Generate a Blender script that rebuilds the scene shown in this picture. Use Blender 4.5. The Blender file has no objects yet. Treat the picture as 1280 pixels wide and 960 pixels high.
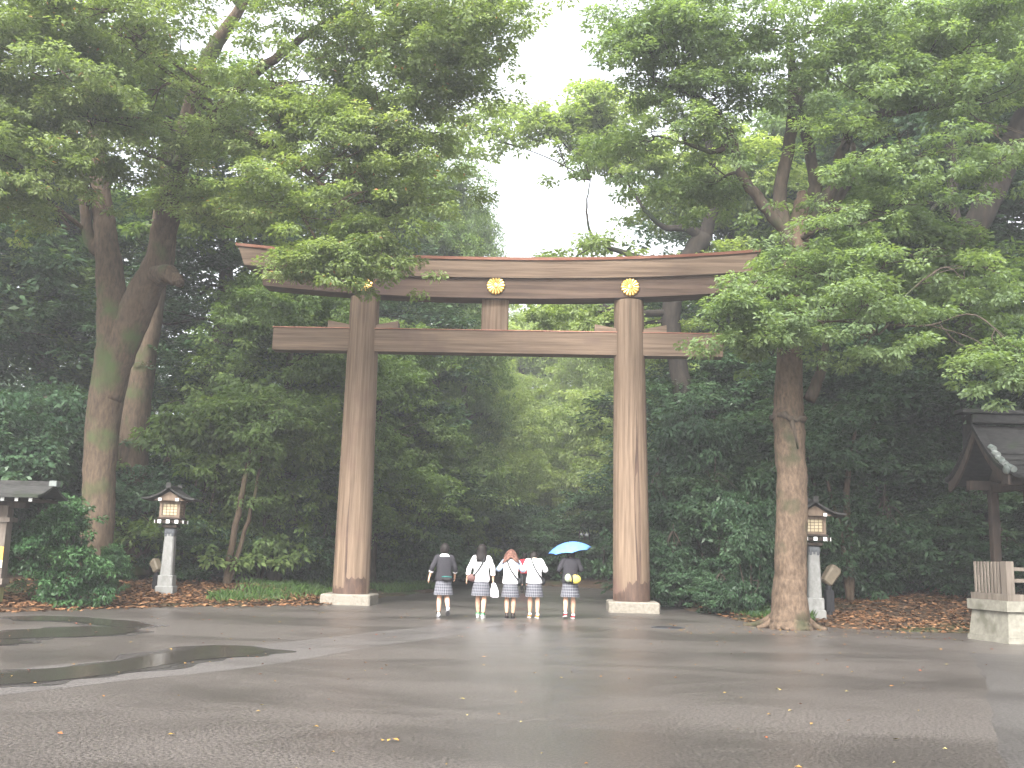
import bpy, math, random
import numpy as np
from mathutils import Vector, Matrix
R = math.radians
C = bpy.context.scene.collection
sc = bpy.context.scene

# ------------------------------------------------------------------ camera, sky, sun, exposure
F_PX = 1244.0
PITCH, ROLL = R(9.58), R(1.45)
CAM = np.array([0, 0, 1.5])
_r0 = np.array([1.0, 0, 0]); _fw = np.array([0, math.cos(PITCH), math.sin(PITCH)]); _u0 = np.array([0, -math.sin(PITCH), math.cos(PITCH)])
_rt = math.cos(ROLL) * _r0 + math.sin(ROLL) * _u0
_up = -math.sin(ROLL) * _r0 + math.cos(ROLL) * _u0
cd = bpy.data.cameras.new('camera'); cd.sensor_width = 36.0; cd.lens = 36.0 * F_PX / 1280.0
cd.clip_start = 0.1; cd.clip_end = 1000
cam = bpy.data.objects.new('camera', cd); C.objects.link(cam)
m3 = Matrix((_rt, _up, -_fw)).transposed()
cam.matrix_world = Matrix.Translation(Vector(CAM)) @ m3.to_4x4()
sc.camera = cam

SUN_EL, SUN_AZ = R(42), R(198)          # soft light through cloud, from behind the camera's shoulder
w = bpy.data.worlds.new('World'); sc.world = w; w.use_nodes = True
nt = w.node_tree; bg = nt.nodes['Background']
sky = nt.nodes.new('ShaderNodeTexSky'); sky.sky_type = 'NISHITA'; sky.sun_disc = False
sky.sun_elevation = SUN_EL; sky.sun_rotation = SUN_AZ; sky.dust_density = 4.0; sky.air_density = 1.0; sky.ozone_density = 1.0
hs = nt.nodes.new('ShaderNodeHueSaturation'); hs.inputs['Saturation'].default_value = 0.22
nt.links.new(sky.outputs[0], hs.inputs['Color']); nt.links.new(hs.outputs[0], bg.inputs[0])
bg.inputs[1].default_value = 0.15
sl = bpy.data.lights.new('sun', 'SUN'); sl.energy = 1.5; sl.angle = R(25); sl.color = (1, 0.97, 0.92)
so = bpy.data.objects.new('sun', sl); C.objects.link(so)
sd = Vector((math.sin(SUN_AZ) * math.cos(SUN_EL), math.cos(SUN_AZ) * math.cos(SUN_EL), math.sin(SUN_EL)))
so.rotation_euler = sd.to_track_quat('Z', 'Y').to_euler()
vs = sc.view_settings
vs.view_transform = 'Standard'; vs.look = 'None'; vs.gamma = 1; vs.use_curve_mapping = False; vs.exposure = 2.3
sc.cycles.max_bounces = 8; sc.cycles.diffuse_bounces = 6; sc.cycles.transmission_bounces = 6; sc.cycles.glossy_bounces = 2
sc.cycles.volume_bounces = 0; sc.cycles.caustics_reflective = False; sc.cycles.caustics_refractive = False
HAZE = 0.0025

def at(px, py, Y):
    """the point seen at a pixel of the photograph, Y metres ahead of the camera"""
    d = _fw * F_PX + _rt * (px - 640) + _up * (480 - py)
    return CAM + d * (Y / d[1])

# ------------------------------------------------------------------ helpers
def tag(o, label=None, cat=None, group=None, kind=None):
    if label: o['label'] = label
    if cat: o['category'] = cat
    if group: o['group'] = group
    if kind: o['kind'] = kind
    return o

def empty(name, loc, rz=0.0):
    o = bpy.data.objects.new(name, None); C.objects.link(o)
    o.empty_display_size = 0.2
    o.location = loc; o.rotation_euler = (0, 0, rz)
    return o

def kids(o): return [c for c in bpy.data.objects if c.parent == o]

def copy_tree(o, parent=None, ks=None):
    c = o.copy(); C.objects.link(c); c.parent = parent
    for ch in kids(o): copy_tree(ch, c)
    return c

class MB:
    def __init__(s): s.v = []; s.f = []; s.m = []
    def add(s, vs, fs, m=0):
        n = len(s.v); s.v.extend([tuple(map(float, p)) for p in vs])
        s.f.extend([tuple(i + n for i in f) for f in fs]); s.m.extend([m] * len(fs))
        return s
    def box(s, c, d, rz=0.0, m=0, taper=1.0):
        x, y, z = d[0] / 2, d[1] / 2, d[2] / 2; vs = []
        cs, sn = math.cos(rz), math.sin(rz)
        for k, zz in ((1, -z), (taper, z)):
            for px, py in ((-x, -y), (x, -y), (x, y), (-x, y)):
                px *= k; py *= k
                vs.append((c[0] + px * cs - py * sn, c[1] + px * sn + py * cs, c[2] + zz))
        return s.add(vs, [(3, 2, 1, 0), (4, 5, 6, 7), (0, 1, 5, 4), (1, 2, 6, 5), (2, 3, 7, 6), (3, 0, 4, 7)], m)
    def bbox(s, c, d, b=0.02, rz=0.0, m=0):
        """box with chamfered vertical and top edges"""
        x, y, z = d[0] / 2, d[1] / 2, d[2] / 2
        def ring(i, zz):
            xx, yy = x - i, y - i
            o = [(-xx + b, -yy), (xx - b, -yy), (xx, -yy + b), (xx, yy - b), (xx - b, yy), (-xx + b, yy), (-xx, yy - b), (-xx, -yy + b)]
            cs, sn = math.cos(rz), math.sin(rz)
            return [(c[0] + p * cs - q * sn, c[1] + p * sn + q * cs, c[2] + zz) for p, q in o]
        return s.loft([ring(0, -z), ring(0, z - b), ring(b, z)], m=m)
    def loft(s, rings, m=0, caps=True, closed=True):
        n = len(rings[0]); vs = [p for r in rings for p in r]; fs = []
        k = n if closed else n - 1
        for i in range(len(rings) - 1):
            for j in range(k):
                a, b = i * n + j, i * n + (j + 1) % n
                fs.append((a, b, b + n, a + n))
        if caps and closed:
            fs.append(tuple(range(n - 1, -1, -1))); fs.append(tuple(range((len(rings) - 1) * n, len(rings) * n)))
        return s.add(vs, fs, m)
    def tube(s, pts, rad, seg=8, m=0, caps=True, flare=0.0, seed=0, flat=1.0):
        pts = [Vector(p) for p in pts]; rings = []
        up = Vector((0, 0, 1)); prev = None; rg = random.Random(seed); ph = [rg.uniform(0, 6.28) for _ in range(4)]
        for i, p in enumerate(pts):
            t = (pts[min(i + 1, len(pts) - 1)] - pts[max(i - 1, 0)]).normalized()
            if prev is None:
                a = Vector((1, 0, 0)) if abs(t.z) > .7 else up
                u = t.cross(a).normalized()
            else:
                u = (prev - t * prev.dot(t)).normalized()
            prev = u; v = t.cross(u); r = rad[i] if hasattr(rad, '__len__') else rad
            ring = []
            for k in range(seg):
                a = 2 * math.pi * k / seg
                q = r
                if flare: q = r * (1 + flare * (0.5 * math.sin(3 * a + ph[0] + .3 * i) + .35 * math.sin(5 * a + ph[1] - .2 * i) + .25 * math.sin(7 * a + ph[2] + .5 * i)))
                ring.append(tuple(p + u * math.cos(a) * q + v * math.sin(a) * q * flat))
            rings.append(ring)
        return s.loft(rings, m, caps)
    def rings(s, rows, seg=24, m=0, caps=True, c=(0, 0, 0), fn=None):
        """rows of (z, rx, ry, ox, oy)"""
        out = []
        for row in rows:
            z, rx, ry = row[:3]; ox, oy = (row[3], row[4]) if len(row) > 3 else (0, 0)
            rr = []
            for k in range(seg):
                a = 2 * math.pi * k / seg
                g = fn(a, z) if fn else 1.0
                rr.append((c[0] + ox + rx * g * math.cos(a), c[1] + oy + ry * g * math.sin(a), c[2] + z))
            out.append(rr)
        return s.loft(out, m, caps)
    def ball(s, c, r, seg=12, n=8, m=0, mat=None):
        rr = []
        for i in range(n + 1):
            ph = math.pi * i / n; k = max(math.sin(ph), .02)
            rr.append([(r[0] * k * math.cos(2 * math.pi * j / seg), r[1] * k * math.sin(2 * math.pi * j / seg), -r[2] * math.cos(ph)) for j in range(seg)])
        if mat is not None: rr = [[tuple(mat @ Vector(p)) for p in ring] for ring in rr]
        rr = [[(c[0] + p[0], c[1] + p[1], c[2] + p[2]) for p in ring] for ring in rr]
        return s.loft(rr, m)
    def build(s, name, mats, parent=None, smooth=False, origin=(0, 0, 0), autos=None):
        me = bpy.data.meshes.new(name)
        o3 = origin
        me.from_pydata([(p[0] - o3[0], p[1] - o3[1], p[2] - o3[2]) for p in s.v], [], s.f)
        if not isinstance(mats, (list, tuple)): mats = [mats]
        for mm in mats: me.materials.append(mm)
        me.polygons.foreach_set('material_index', s.m)
        me.polygons.foreach_set('use_smooth', [smooth] * len(s.f))
        me.update(); me.validate()
        if autos:
            me.set_sharp_from_angle(angle=R(autos))
        o = bpy.data.objects.new(name, me); C.objects.link(o)
        if parent: o.parent = parent
        return o

def catmull(pts, n=6):
    """smooth list of (x,y,z,r)"""
    P = [np.array(p, float) for p in pts]
    P = [2 * P[0] - P[1]] + P + [2 * P[-1] - P[-2]]; out = []
    for i in range(1, len(P) - 2):
        for k in range(n):
            t = k / n
            out.append(0.5 * ((2 * P[i]) + (-P[i - 1] + P[i + 1]) * t + (2 * P[i - 1] - 5 * P[i] + 4 * P[i + 1] - P[i + 2]) * t * t + (-P[i - 1] + 3 * P[i] - 3 * P[i + 1] + P[i + 2]) * t ** 3))
    out.append(P[-2])
    return out

# ------------------------------------------------------------------ materials
def nodes(name):
    m = bpy.data.materials.new(name); m.use_nodes = True
    return m, m.node_tree, m.node_tree.nodes['Principled BSDF']

def mat(name, c1, c2=None, rough=0.7, scale=4.0, stretch=(1, 1, 1), bump=0.0, metal=0.0, detail=6.0, lo=0.35, hi=0.65, spec=0.22, c3=None, c3scale=1.5, c3lo=0.55, rough2=None, dist=0.02):
    m, t, b = nodes(name)
    b.inputs['Roughness'].default_value = rough; b.inputs['Metallic'].default_value = metal
    b.inputs['Specular IOR Level'].default_value = spec
    b.inputs['Base Color'].default_value = (*c1, 1)
    if c2 is None: return m
    N = t.nodes.new; L = t.links.new
    tc = N('ShaderNodeTexCoord'); mp = N('ShaderNodeMapping'); mp.inputs['Scale'].default_value = stretch
    L(tc.outputs['Object'], mp.inputs['Vector'])
    nz = N('ShaderNodeTexNoise'); nz.inputs['Scale'].default_value = scale; nz.inputs['Detail'].default_value = detail; nz.inputs['Roughness'].default_value = .65
    L(mp.outputs[0], nz.inputs['Vector'])
    rp = N('ShaderNodeValToRGB'); rp.color_ramp.elements[0].position = lo; rp.color_ramp.elements[1].position = hi
    rp.color_ramp.elements[0].color = (*c1, 1); rp.color_ramp.elements[1].color = (*c2, 1)
    L(nz.outputs['Fac'], rp.inputs[0]); col = rp.outputs[0]
    if c3 is not None:
        n2 = N('ShaderNodeTexNoise'); n2.inputs['Scale'].default_value = c3scale; n2.inputs['Detail'].default_value = 5
        L(tc.outputs['Object'], n2.inputs['Vector'])
        r2 = N('ShaderNodeValToRGB'); r2.color_ramp.elements[0].position = c3lo; r2.color_ramp.elements[1].position = c3lo + .12
        L(n2.outputs['Fac'], r2.inputs[0])
        mx = N('ShaderNodeMix'); mx.data_type = 'RGBA'; mx.inputs['B'].default_value = (*c3, 1)
        L(r2.outputs[0], mx.inputs['Factor']); L(col, mx.inputs['A']); col = mx.outputs['Result']
    L(col, b.inputs['Base Color'])
    if rough2 is not None:
        mr = N('ShaderNodeMapRange'); mr.inputs['From Min'].default_value = lo; mr.inputs['From Max'].default_value = hi
        mr.inputs['To Min'].default_value = rough; mr.inputs['To Max'].default_value = rough2
        L(nz.outputs['Fac'], mr.inputs[0]); L(mr.outputs[0], b.inputs['Roughness'])
    if bump:
        bp = N('ShaderNodeBump'); bp.inputs['Strength'].default_value = bump; bp.inputs['Distance'].default_value = dist
        L(nz.outputs['Fac'], bp.inputs['Height']); L(bp.outputs[0], b.inputs['Normal'])
    return m

def leafmat(name, dark, mid, light, trans=0.3, rough=0.45, odd=None):
    m, t, b = nodes(name)
    N = t.nodes.new; L = t.links.new
    a = N('ShaderNodeAttribute'); a.attribute_name = 'tint'
    rp = N('ShaderNodeValToRGB'); e = rp.color_ramp.elements
    e[0].position = 0.0; e[0].color = (*dark, 1); e[1].position = 1.0; e[1].color = (*light, 1)
    k = e.new(0.5); k.color = (*mid, 1)
    if odd:
        e[-1].position = .93; k = e.new(.985); k.color = (*odd, 1)
    L(a.outputs['Fac'], rp.inputs[0]); L(rp.outputs[0], b.inputs['Base Color'])
    b.inputs['Roughness'].default_value = rough; b.inputs['Specular IOR Level'].default_value = 0.25
    if trans:
        tr = N('ShaderNodeBsdfTranslucent'); mx = N('ShaderNodeMixShader'); mx.inputs[0].default_value = trans
        g = N('ShaderNodeMix'); g.data_type = 'RGBA'; g.blend_type = 'MULTIPLY'; g.inputs['Factor'].default_value = 1; g.inputs['B'].default_value = (1.5, 1.6, .6, 1)
        L(rp.outputs[0], g.inputs['A']); L(g.outputs['Result'], tr.inputs['Color'])
        out = t.nodes['Material Output']
        L(b.outputs[0], mx.inputs[1]); L(tr.outputs[0], mx.inputs[2]); L(mx.outputs[0], out.inputs['Surface'])
    return m

M = {}
M['leaf_bright'] = leafmat('leaf_bright', (.10, .14, .055), (.195, .25, .105), (.31, .36, .16), .45, odd=(.40, .20, .10))
M['leaf_fresh'] = leafmat('leaf_fresh', (.09, .135, .065), (.165, .225, .11), (.26, .33, .15), .45)
M['leaf_mid'] = leafmat('leaf_mid', (.055, .09, .035), (.115, .175, .058), (.21, .27, .09), .4)
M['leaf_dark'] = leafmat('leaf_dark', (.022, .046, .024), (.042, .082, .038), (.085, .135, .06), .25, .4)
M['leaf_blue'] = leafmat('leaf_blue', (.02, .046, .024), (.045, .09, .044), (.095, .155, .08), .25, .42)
M['leaf_hazed'] = leafmat('leaf_hazed', (.12, .165, .065), (.22, .28, .11), (.35, .40, .17), .5)  # leaf colour lifted to carry the avenue's haze and sky glow
M['litter'] = leafmat('litter', (.07, .035, .018), (.17, .085, .04), (.33, .18, .09), 0, .6)
M['fallen'] = leafmat('fallen', (.35, .07, .03), (.4, .25, .06), (.4, .36, .16), 0, .5)
M['blade'] = leafmat('blade', (.03, .06, .015), (.055, .11, .025), (.1, .16, .04), .3)
M['bark_tan'] = mat('bark_tan', (.042, .029, .020), (.145, .102, .070), .9, 16, (1, 1, .45), 1.0, c3=(.04, .042, .022), c3scale=1.3, c3lo=.55, lo=.3, hi=.7)
M['bark'] = mat('bark', (.04, .028, .02), (.125, .09, .06), .9, 14, (1, 1, .3), 1.0, lo=.3, hi=.7, c3=(.06, .08, .03), c3scale=.9, c3lo=.54)
M['bark_black'] = mat('bark_black', (.012, .010, .009), (.035, .028, .022), .95, 9, (1, 1, .3), .8, c3=(.018, .028, .012), c3scale=.9, c3lo=.55)
M['bark_dark'] = mat('bark_dark', (.035, .028, .022), (.085, .065, .048), .92, 9, (1, 1, .3), .8, c3=(.035, .05, .022), c3scale=.9, c3lo=.55)
M['wood_v'] = mat('wood_v', (.105, .072, .049), (.235, .168, .117), .75, 7, (1.8, 1.8, .06), .5, c3=(.145, .09, .07), c3scale=.5, c3lo=.58)
M['wood_h'] = mat('wood_h', (.105, .072, .050), (.225, .162, .114), .75, 7, (.06, 1.8, 2.0), .5, c3=(.12, .08, .068), c3scale=.45, c3lo=.55)
M['wood_h_shade'] = mat('wood_h_shade', (.065, .042, .031), (.14, .096, .07), .72, 5, (.07, 1.6, 1.9), .25, c3=(.085, .055, .047), c3scale=.45, c3lo=.55)  # darker copy of the beam wood: overhang shade put into the colour
M['wood_wet'] = mat('wood_wet', (.05, .032, .025), (.12, .075, .055), .6, 7, (1, 1, .25), .3)
M['copper'] = mat('copper', (.26, .105, .07), (.42, .22, .16), .42, 1.2, (1, 4, 4), .1, metal=.55, rough2=.28)
M['gold'] = mat('gold', (.9, .58, .16), (1.0, .72, .28), .3, 8, metal=1.0)
M['granite'] = mat('granite', (.16, .142, .115), (.27, .245, .205), .8, 14, (1, 1, 1), .3, c3=(.22, .2, .165), c3scale=2.5, c3lo=.56)
M['concrete'] = mat('concrete', (.16, .16, .15), (.235, .235, .225), .75, 9, (1, 1, .6), .15, c3=(.2, .2, .19), c3scale=2, c3lo=.55)
M['limestone'] = mat('limestone', (.15, .142, .115), (.215, .205, .17), .8, 10, (1, 1, 1), .2, c3=(.11, .105, .08), c3scale=2, c3lo=.56)
M['white'] = mat('white', (.82, .82, .80), rough=.5)
M['dark_wood'] = mat('dark_wood', (.022, .015, .012), (.055, .04, .03), .7, 6, (1, 1, .2), .2)
M['brown_wood'] = mat('brown_wood', (.12, .085, .06), (.2, .15, .11), .75, 7, (1, 1, .2), .2)
M['grey_wood'] = mat('grey_wood', (.085, .07, .056), (.16, .136, .112), .8, 7, (1.5, 1.5, .2), .3)
M['roof'] = mat('roof', (.02, .02, .019), (.055, .053, .05), .8, 6, (1, 3, 3), .3, c3=(.025, .03, .02), c3scale=1.5, c3lo=.56)
M['roof_shaded'] = mat('roof_shaded', (.006, .006, .006), (.024, .023, .022), .85, 6, spec=.2, stretch=(1, 3, 3), bump=.3, c3=(.016, .022, .012), c3scale=1.2, c3lo=.58)  # colour lowered to stand in for shade from the trees above
M['patina'] = mat('patina', (.09, .11, .10), (.19, .20, .19), .45, 5)
M['paper'] = mat('paper', (.42, .35, .22), (.5, .43, .29), .6, 6)
M['iron'] = mat('iron', (.05, .055, .06), (.1, .105, .11), .5, 12, metal=.5)
M['orange'] = mat('orange', (.62, .30, .06), (.68, .36, .09), .55, 5)
M['cream'] = mat('cream', (.62, .55, .38), (.68, .61, .45), .55, 5)
M['mossy_wood'] = mat('mossy_wood', (.14, .14, .06), (.26, .25, .12), .85, 8, (1, 1, .2), .2)
M['bulb_shell'] = mat('bulb_shell', (.10, .082, .058), (.15, .125, .09), .55, 6)
M['rubber'] = mat('rubber', (.015, .015, .017), rough=.6)

# wet asphalt: broad damp patches and fine grain, glossier where damp
def asphalt(name, c_dry, c_wet, r_dry, r_wet, off=0.0):
    m, t, b = nodes(name); N = t.nodes.new; L = t.links.new
    tc = N('ShaderNodeTexCoord')
    mp = N('ShaderNodeMapping'); mp.inputs['Scale'].default_value = (.22, .42, 1); mp.inputs['Rotation'].default_value = (0, 0, R(-20)); mp.inputs['Location'].default_value = (off, off, 0)
    L(tc.outputs['Object'], mp.inputs[0])
    n1 = N('ShaderNodeTexNoise'); n1.inputs['Scale'].default_value = 1.0; n1.inputs['Detail'].default_value = 8; n1.inputs['Roughness'].default_value = .62
    n1.inputs['Distortion'].default_value = .6
    L(mp.outputs[0], n1.inputs['Vector'])
    wet = N('ShaderNodeMapRange'); wet.interpolation_type = 'SMOOTHSTEP'; wet.inputs['From Min'].default_value = .36; wet.inputs['From Max'].default_value = .66
    L(n1.outputs['Fac'], wet.inputs[0])
    n2 = N('ShaderNodeTexNoise'); n2.inputs['Scale'].default_value = 34; n2.inputs['Detail'].default_value = 4; n2.inputs['Roughness'].default_value = .8
    L(tc.outputs['Object'], n2.inputs['Vector'])
    mx = N('ShaderNodeMix'); mx.data_type = 'RGBA'; mx.inputs['A'].default_value = (*c_dry, 1); mx.inputs['B'].default_value = (*c_wet, 1)
    L(wet.outputs[0], mx.inputs['Factor'])
    gr = N('ShaderNodeMapRange'); gr.inputs['From Min'].default_value = .40; gr.inputs['From Max'].default_value = .60; gr.inputs['To Min'].default_value = .3; gr.inputs['To Max'].default_value = 1.75
    L(n2.outputs['Fac'], gr.inputs[0])
    mu = N('ShaderNodeMix'); mu.data_type = 'RGBA'; mu.blend_type = 'MULTIPLY'; mu.inputs['Factor'].default_value = 1
    L(mx.outputs['Result'], mu.inputs['A']); L(gr.outputs[0], mu.inputs['B']); L(mu.outputs['Result'], b.inputs['Base Color'])
    rr = N('ShaderNodeMapRange'); rr.inputs['To Min'].default_value = r_dry; rr.inputs['To Max'].default_value = r_wet
    L(wet.outputs[0], rr.inputs[0]); L(rr.outputs[0], b.inputs['Roughness'])
    bs = N('ShaderNodeMapRange'); bs.inputs['To Min'].default_value = .6; bs.inputs['To Max'].default_value = .2
    L(wet.outputs[0], bs.inputs[0])
    bp = N('ShaderNodeBump'); bp.inputs['Distance'].default_value = .012
    L(bs.outputs[0], bp.inputs['Strength']); L(n2.outputs['Fac'], bp.inputs['Height']); L(bp.outputs[0], b.inputs['Normal'])
    return m
M['asphalt'] = asphalt('asphalt', (.086, .075, .068), (.053, .046, .042), .40, .30)
M['asphalt_worn'] = asphalt('asphalt_worn', (.108, .098, .093), (.078, .07, .067), .42, .33, 3.3)
M['asphalt_patch'] = asphalt('asphalt_patch', (.074, .067, .063), (.054, .049, .047), .45, .36, 7.7)
M['asphalt_damp'] = asphalt('asphalt_damp', (.068, .062, .061), (.05, .045, .044), .28, .2, 1.7)
M['asphalt_soaked'] = asphalt('asphalt_soaked', (.048, .044, .042), (.038, .034, .033), .2, .14, 5.1)
m, t, b = nodes('puddle_water'); M['puddle'] = m
b.inputs['Base Color'].default_value = (.045, .039, .034, 1); b.inputs['Roughness'].default_value = .17
_n = t.nodes.new('ShaderNodeTexNoise'); _n.inputs['Scale'].default_value = 3
_b = t.nodes.new('ShaderNodeBump'); _b.inputs['Strength'].default_value = .05; _b.inputs['Distance'].default_value = .01
t.links.new(_n.outputs['Fac'], _b.inputs['Height']); t.links.new(_b.outputs[0], b.inputs['Normal'])
M['soil'] = mat('soil', (.03, .021, .014), (.085, .055, .033), .95, 3.0, (1, 1, 1), .6, c3=(.035, .05, .017), c3scale=.35, c3lo=.52, dist=.06)

# ------------------------------------------------------------------ ground and road
ROAD = np.array([(-150, -145), (-150, 14), (-40, 16.5), (-18, 19.5), (-10.5, 21.4), (-9.4, 23.2), (-7.7, 25.1), (-6.6, 25.7), (-5.0, 27.0), (-4.1, 31.6), (-2.3, 38.4), (-3.2, 42.5), (-12, 49),
                 (-22, 52), (-22, 58), (-11, 55), (-2, 49.5), (4.4, 45), (4.7, 36), (4.9, 31.2), (5.6, 27.2), (6.0, 23.9), (7.0, 23.4), (9.2, 22.4), (14, 21.5), (40, 21), (150, 21), (150, -145)], float)

def road_dist(x, y):
    """metres outside the road edge; negative on the road"""
    x = np.asarray(x, float); y = np.asarray(y, float); d = np.full(x.shape, 1e9); ins = np.zeros(x.shape, bool)
    n = len(ROAD)
    for i in range(n):
        a, b2 = ROAD[i], ROAD[(i + 1) % n]
        e = b2 - a; tt = np.clip(((x - a[0]) * e[0] + (y - a[1]) * e[1]) / (e @ e), 0, 1)
        d = np.minimum(d, np.hypot(x - a[0] - e[0] * tt, y - a[1] - e[1] * tt))
        cr = ((a[1] > y) != (b2[1] > y)) & (x < (b2[0] - a[0]) * (y - a[1]) / (b2[1] - a[1] + 1e-12) + a[0])
        ins ^= cr
    return np.where(ins, -d, d)

def gh(x, y):
    x = np.asarray(x, float); y = np.asarray(y, float)
    d = road_dist(x, y); k = np.clip(d, 0, 40)
    n = .10 * np.sin(.9 * x + 1.3 * np.sin(.5 * y)) * np.sin(.7 * y + .4) + .05 * np.sin(2.3 * x + 1.1) * np.sin(1.9 * y)
    h = .045 + np.where(k < 12, .105 * k, 1.26 + .03 * (k - 12)) + n * np.clip(k / 2.5, 0, 1)
    return np.where(d < 0, np.maximum(-.05, .045 + d * .5), h)

def gz(x, y): return float(gh(np.array([x]), np.array([y]))[0])

xs = np.unique(np.concatenate([np.linspace(-150, -45, 16), np.arange(-45, 45.1, .6), np.linspace(45, 150, 16)]))
ys = np.unique(np.concatenate([np.linspace(-150, 10, 18), np.arange(10, 64, .6), np.linspace(64, 150, 30)]))
X, Y = np.meshgrid(xs, ys); Z = gh(X, Y)
nx, ny = len(xs), len(ys)
g = MB(); g.v = [tuple(p) for p in np.stack([X.ravel(), Y.ravel(), Z.ravel()], 1).tolist()]
g.f = [(j * nx + i, j * nx + i + 1, (j + 1) * nx + i + 1, (j + 1) * nx + i) for j in range(ny - 1) for i in range(nx - 1)]; g.m = [0] * len(g.f)
tag(g.build('ground', M['soil'], smooth=True), kind='structure')

def sheet(name, pts, z, mt, kind='structure', wob=0.0, seed=0, sub=6):
    rg = random.Random(seed); out = []
    n = len(pts)
    for i in range(n):
        a, b2 = pts[i], pts[(i + 1) % n]
        for k in range(sub):
            tt = k / sub
            out.append((a[0] + (b2[0] - a[0]) * tt + rg.uniform(-wob, wob), a[1] + (b2[1] - a[1]) * tt + rg.uniform(-wob, wob), z))
    mb = MB(); mb.add(out, [tuple(range(len(out)))])
    return tag(mb.build(name, mt), kind=kind)
sheet('road', [tuple(p) for p in ROAD], 0.0, M['asphalt'], wob=.07, seed=3, sub=14)
# lighter worn strip on the left, darker patch by the pavilion, puddles
sheet('road_strip', [(-5.2, 9.6), (-3.0, 13.2), (-.6, 19.4), (.4, 24), (-.5, 24), (-1.9, 19.6), (-4.4, 14.2), (-6.6, 10.8)], .0012, M['asphalt_worn'], wob=.06, seed=5)
sheet('road_patch', [(3.6, 7.4), (5.0, 10.6), (6.6, 14.2), (7.9, 17.4), (30, 16.0), (30, 4)], .0012, M['asphalt_patch'], wob=.04, seed=6)

def puddle(pts, seed, z=.008):
    P = catmull([(x, y, 0, 0) for x, y in pts + [pts[0]]], 14)[:-1]
    rg = random.Random(seed)
    mb = MB(); mb.add([(p[0] + rg.uniform(-.012, .012), p[1] + rg.uniform(-.012, .012), z) for p in P], [tuple(range(len(P)))])
    cx = sum(p[0] for p in P) / len(P); cy = sum(p[1] for p in P) / len(P)
    for k, (gr_, zz, mk) in enumerate(((.20, .0025, 'asphalt_damp'), (.08, .005, 'asphalt_soaked'))):
        out = []
        for i, p in enumerate(P):
            a, b2 = P[i - 1], P[(i + 1) % len(P)]; tx, ty = b2[0] - a[0], b2[1] - a[1]; l_ = math.hypot(tx, ty) + 1e-6
            nx_, ny_ = ty / l_, -tx / l_
            if nx_ * (p[0] - cx) + ny_ * (p[1] - cy) * 3 < 0 and False: nx_, ny_ = -nx_, -ny_
            s_ = 1 if sum(P[q][0] * P[(q + 1) % len(P)][1] - P[(q + 1) % len(P)][0] * P[q][1] for q in range(len(P))) > 0 else -1
            q_ = gr_ * (.75 + .4 * math.sin(i * .21 + k) + .25 * math.sin(i * .57 + seed)); out.append((p[0] + s_ * nx_ * q_ * 1.6, p[1] + s_ * ny_ * q_, zz + .002 * seed / 5))
        d_ = MB(); d_.add(out, [tuple(range(len(out)))]); tag(d_.build('damp_patch', M[mk]), kind='structure')
    return tag(mb.build('puddle', M['puddle']), kind='structure')
def gp(px, py): 
    d = _fw * F_PX + _rt * (px - 640) + _up * (480 - py); q = CAM + d * (-1.5 / d[2]); return (q[0], q[1])
puddle([gp(-60, 860), gp(60, 852), gp(150, 841), gp(240, 826), gp(310, 820), gp(330, 813), gp(270, 807), gp(200, 818), gp(110, 832), gp(0, 842), gp(-60, 846)], 1)
puddle([gp(0, 799), gp(60, 797), gp(120, 795), gp(165, 790), gp(160, 785), gp(100, 784), gp(40, 787), gp(0, 792)], 2)
puddle([gp(-60, 806), gp(-10, 807), gp(25, 804), (gp(14, 800)), gp(-30, 800)], 3)
puddle([gp(20, 771), gp(80, 771), gp(150, 776), gp(185, 783), gp(150, 784), gp(90, 777), gp(30, 776)], 4)

# ------------------------------------------------------------------ air
def haze():
    mb = MB(); mb.box((0, 0, 20.0), (310, 310, 44.4))
    o = mb.build('haze', None or bpy.data.materials.new('haze_air')); m = o.data.materials[0]; m.use_nodes = True
    t = m.node_tree; t.nodes.remove(t.nodes['Principled BSDF'])
    v = t.nodes.new('ShaderNodeVolumePrincipled'); v.inputs['Density'].default_value = HAZE; v.inputs['Color'].default_value = (.93, .94, .96, 1); v.inputs['Anisotropy'].default_value = .3
    t.links.new(v.outputs[0], t.nodes['Material Output'].inputs['Volume'])
    tag(o, kind='stuff')
if HAZE: haze()

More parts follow.
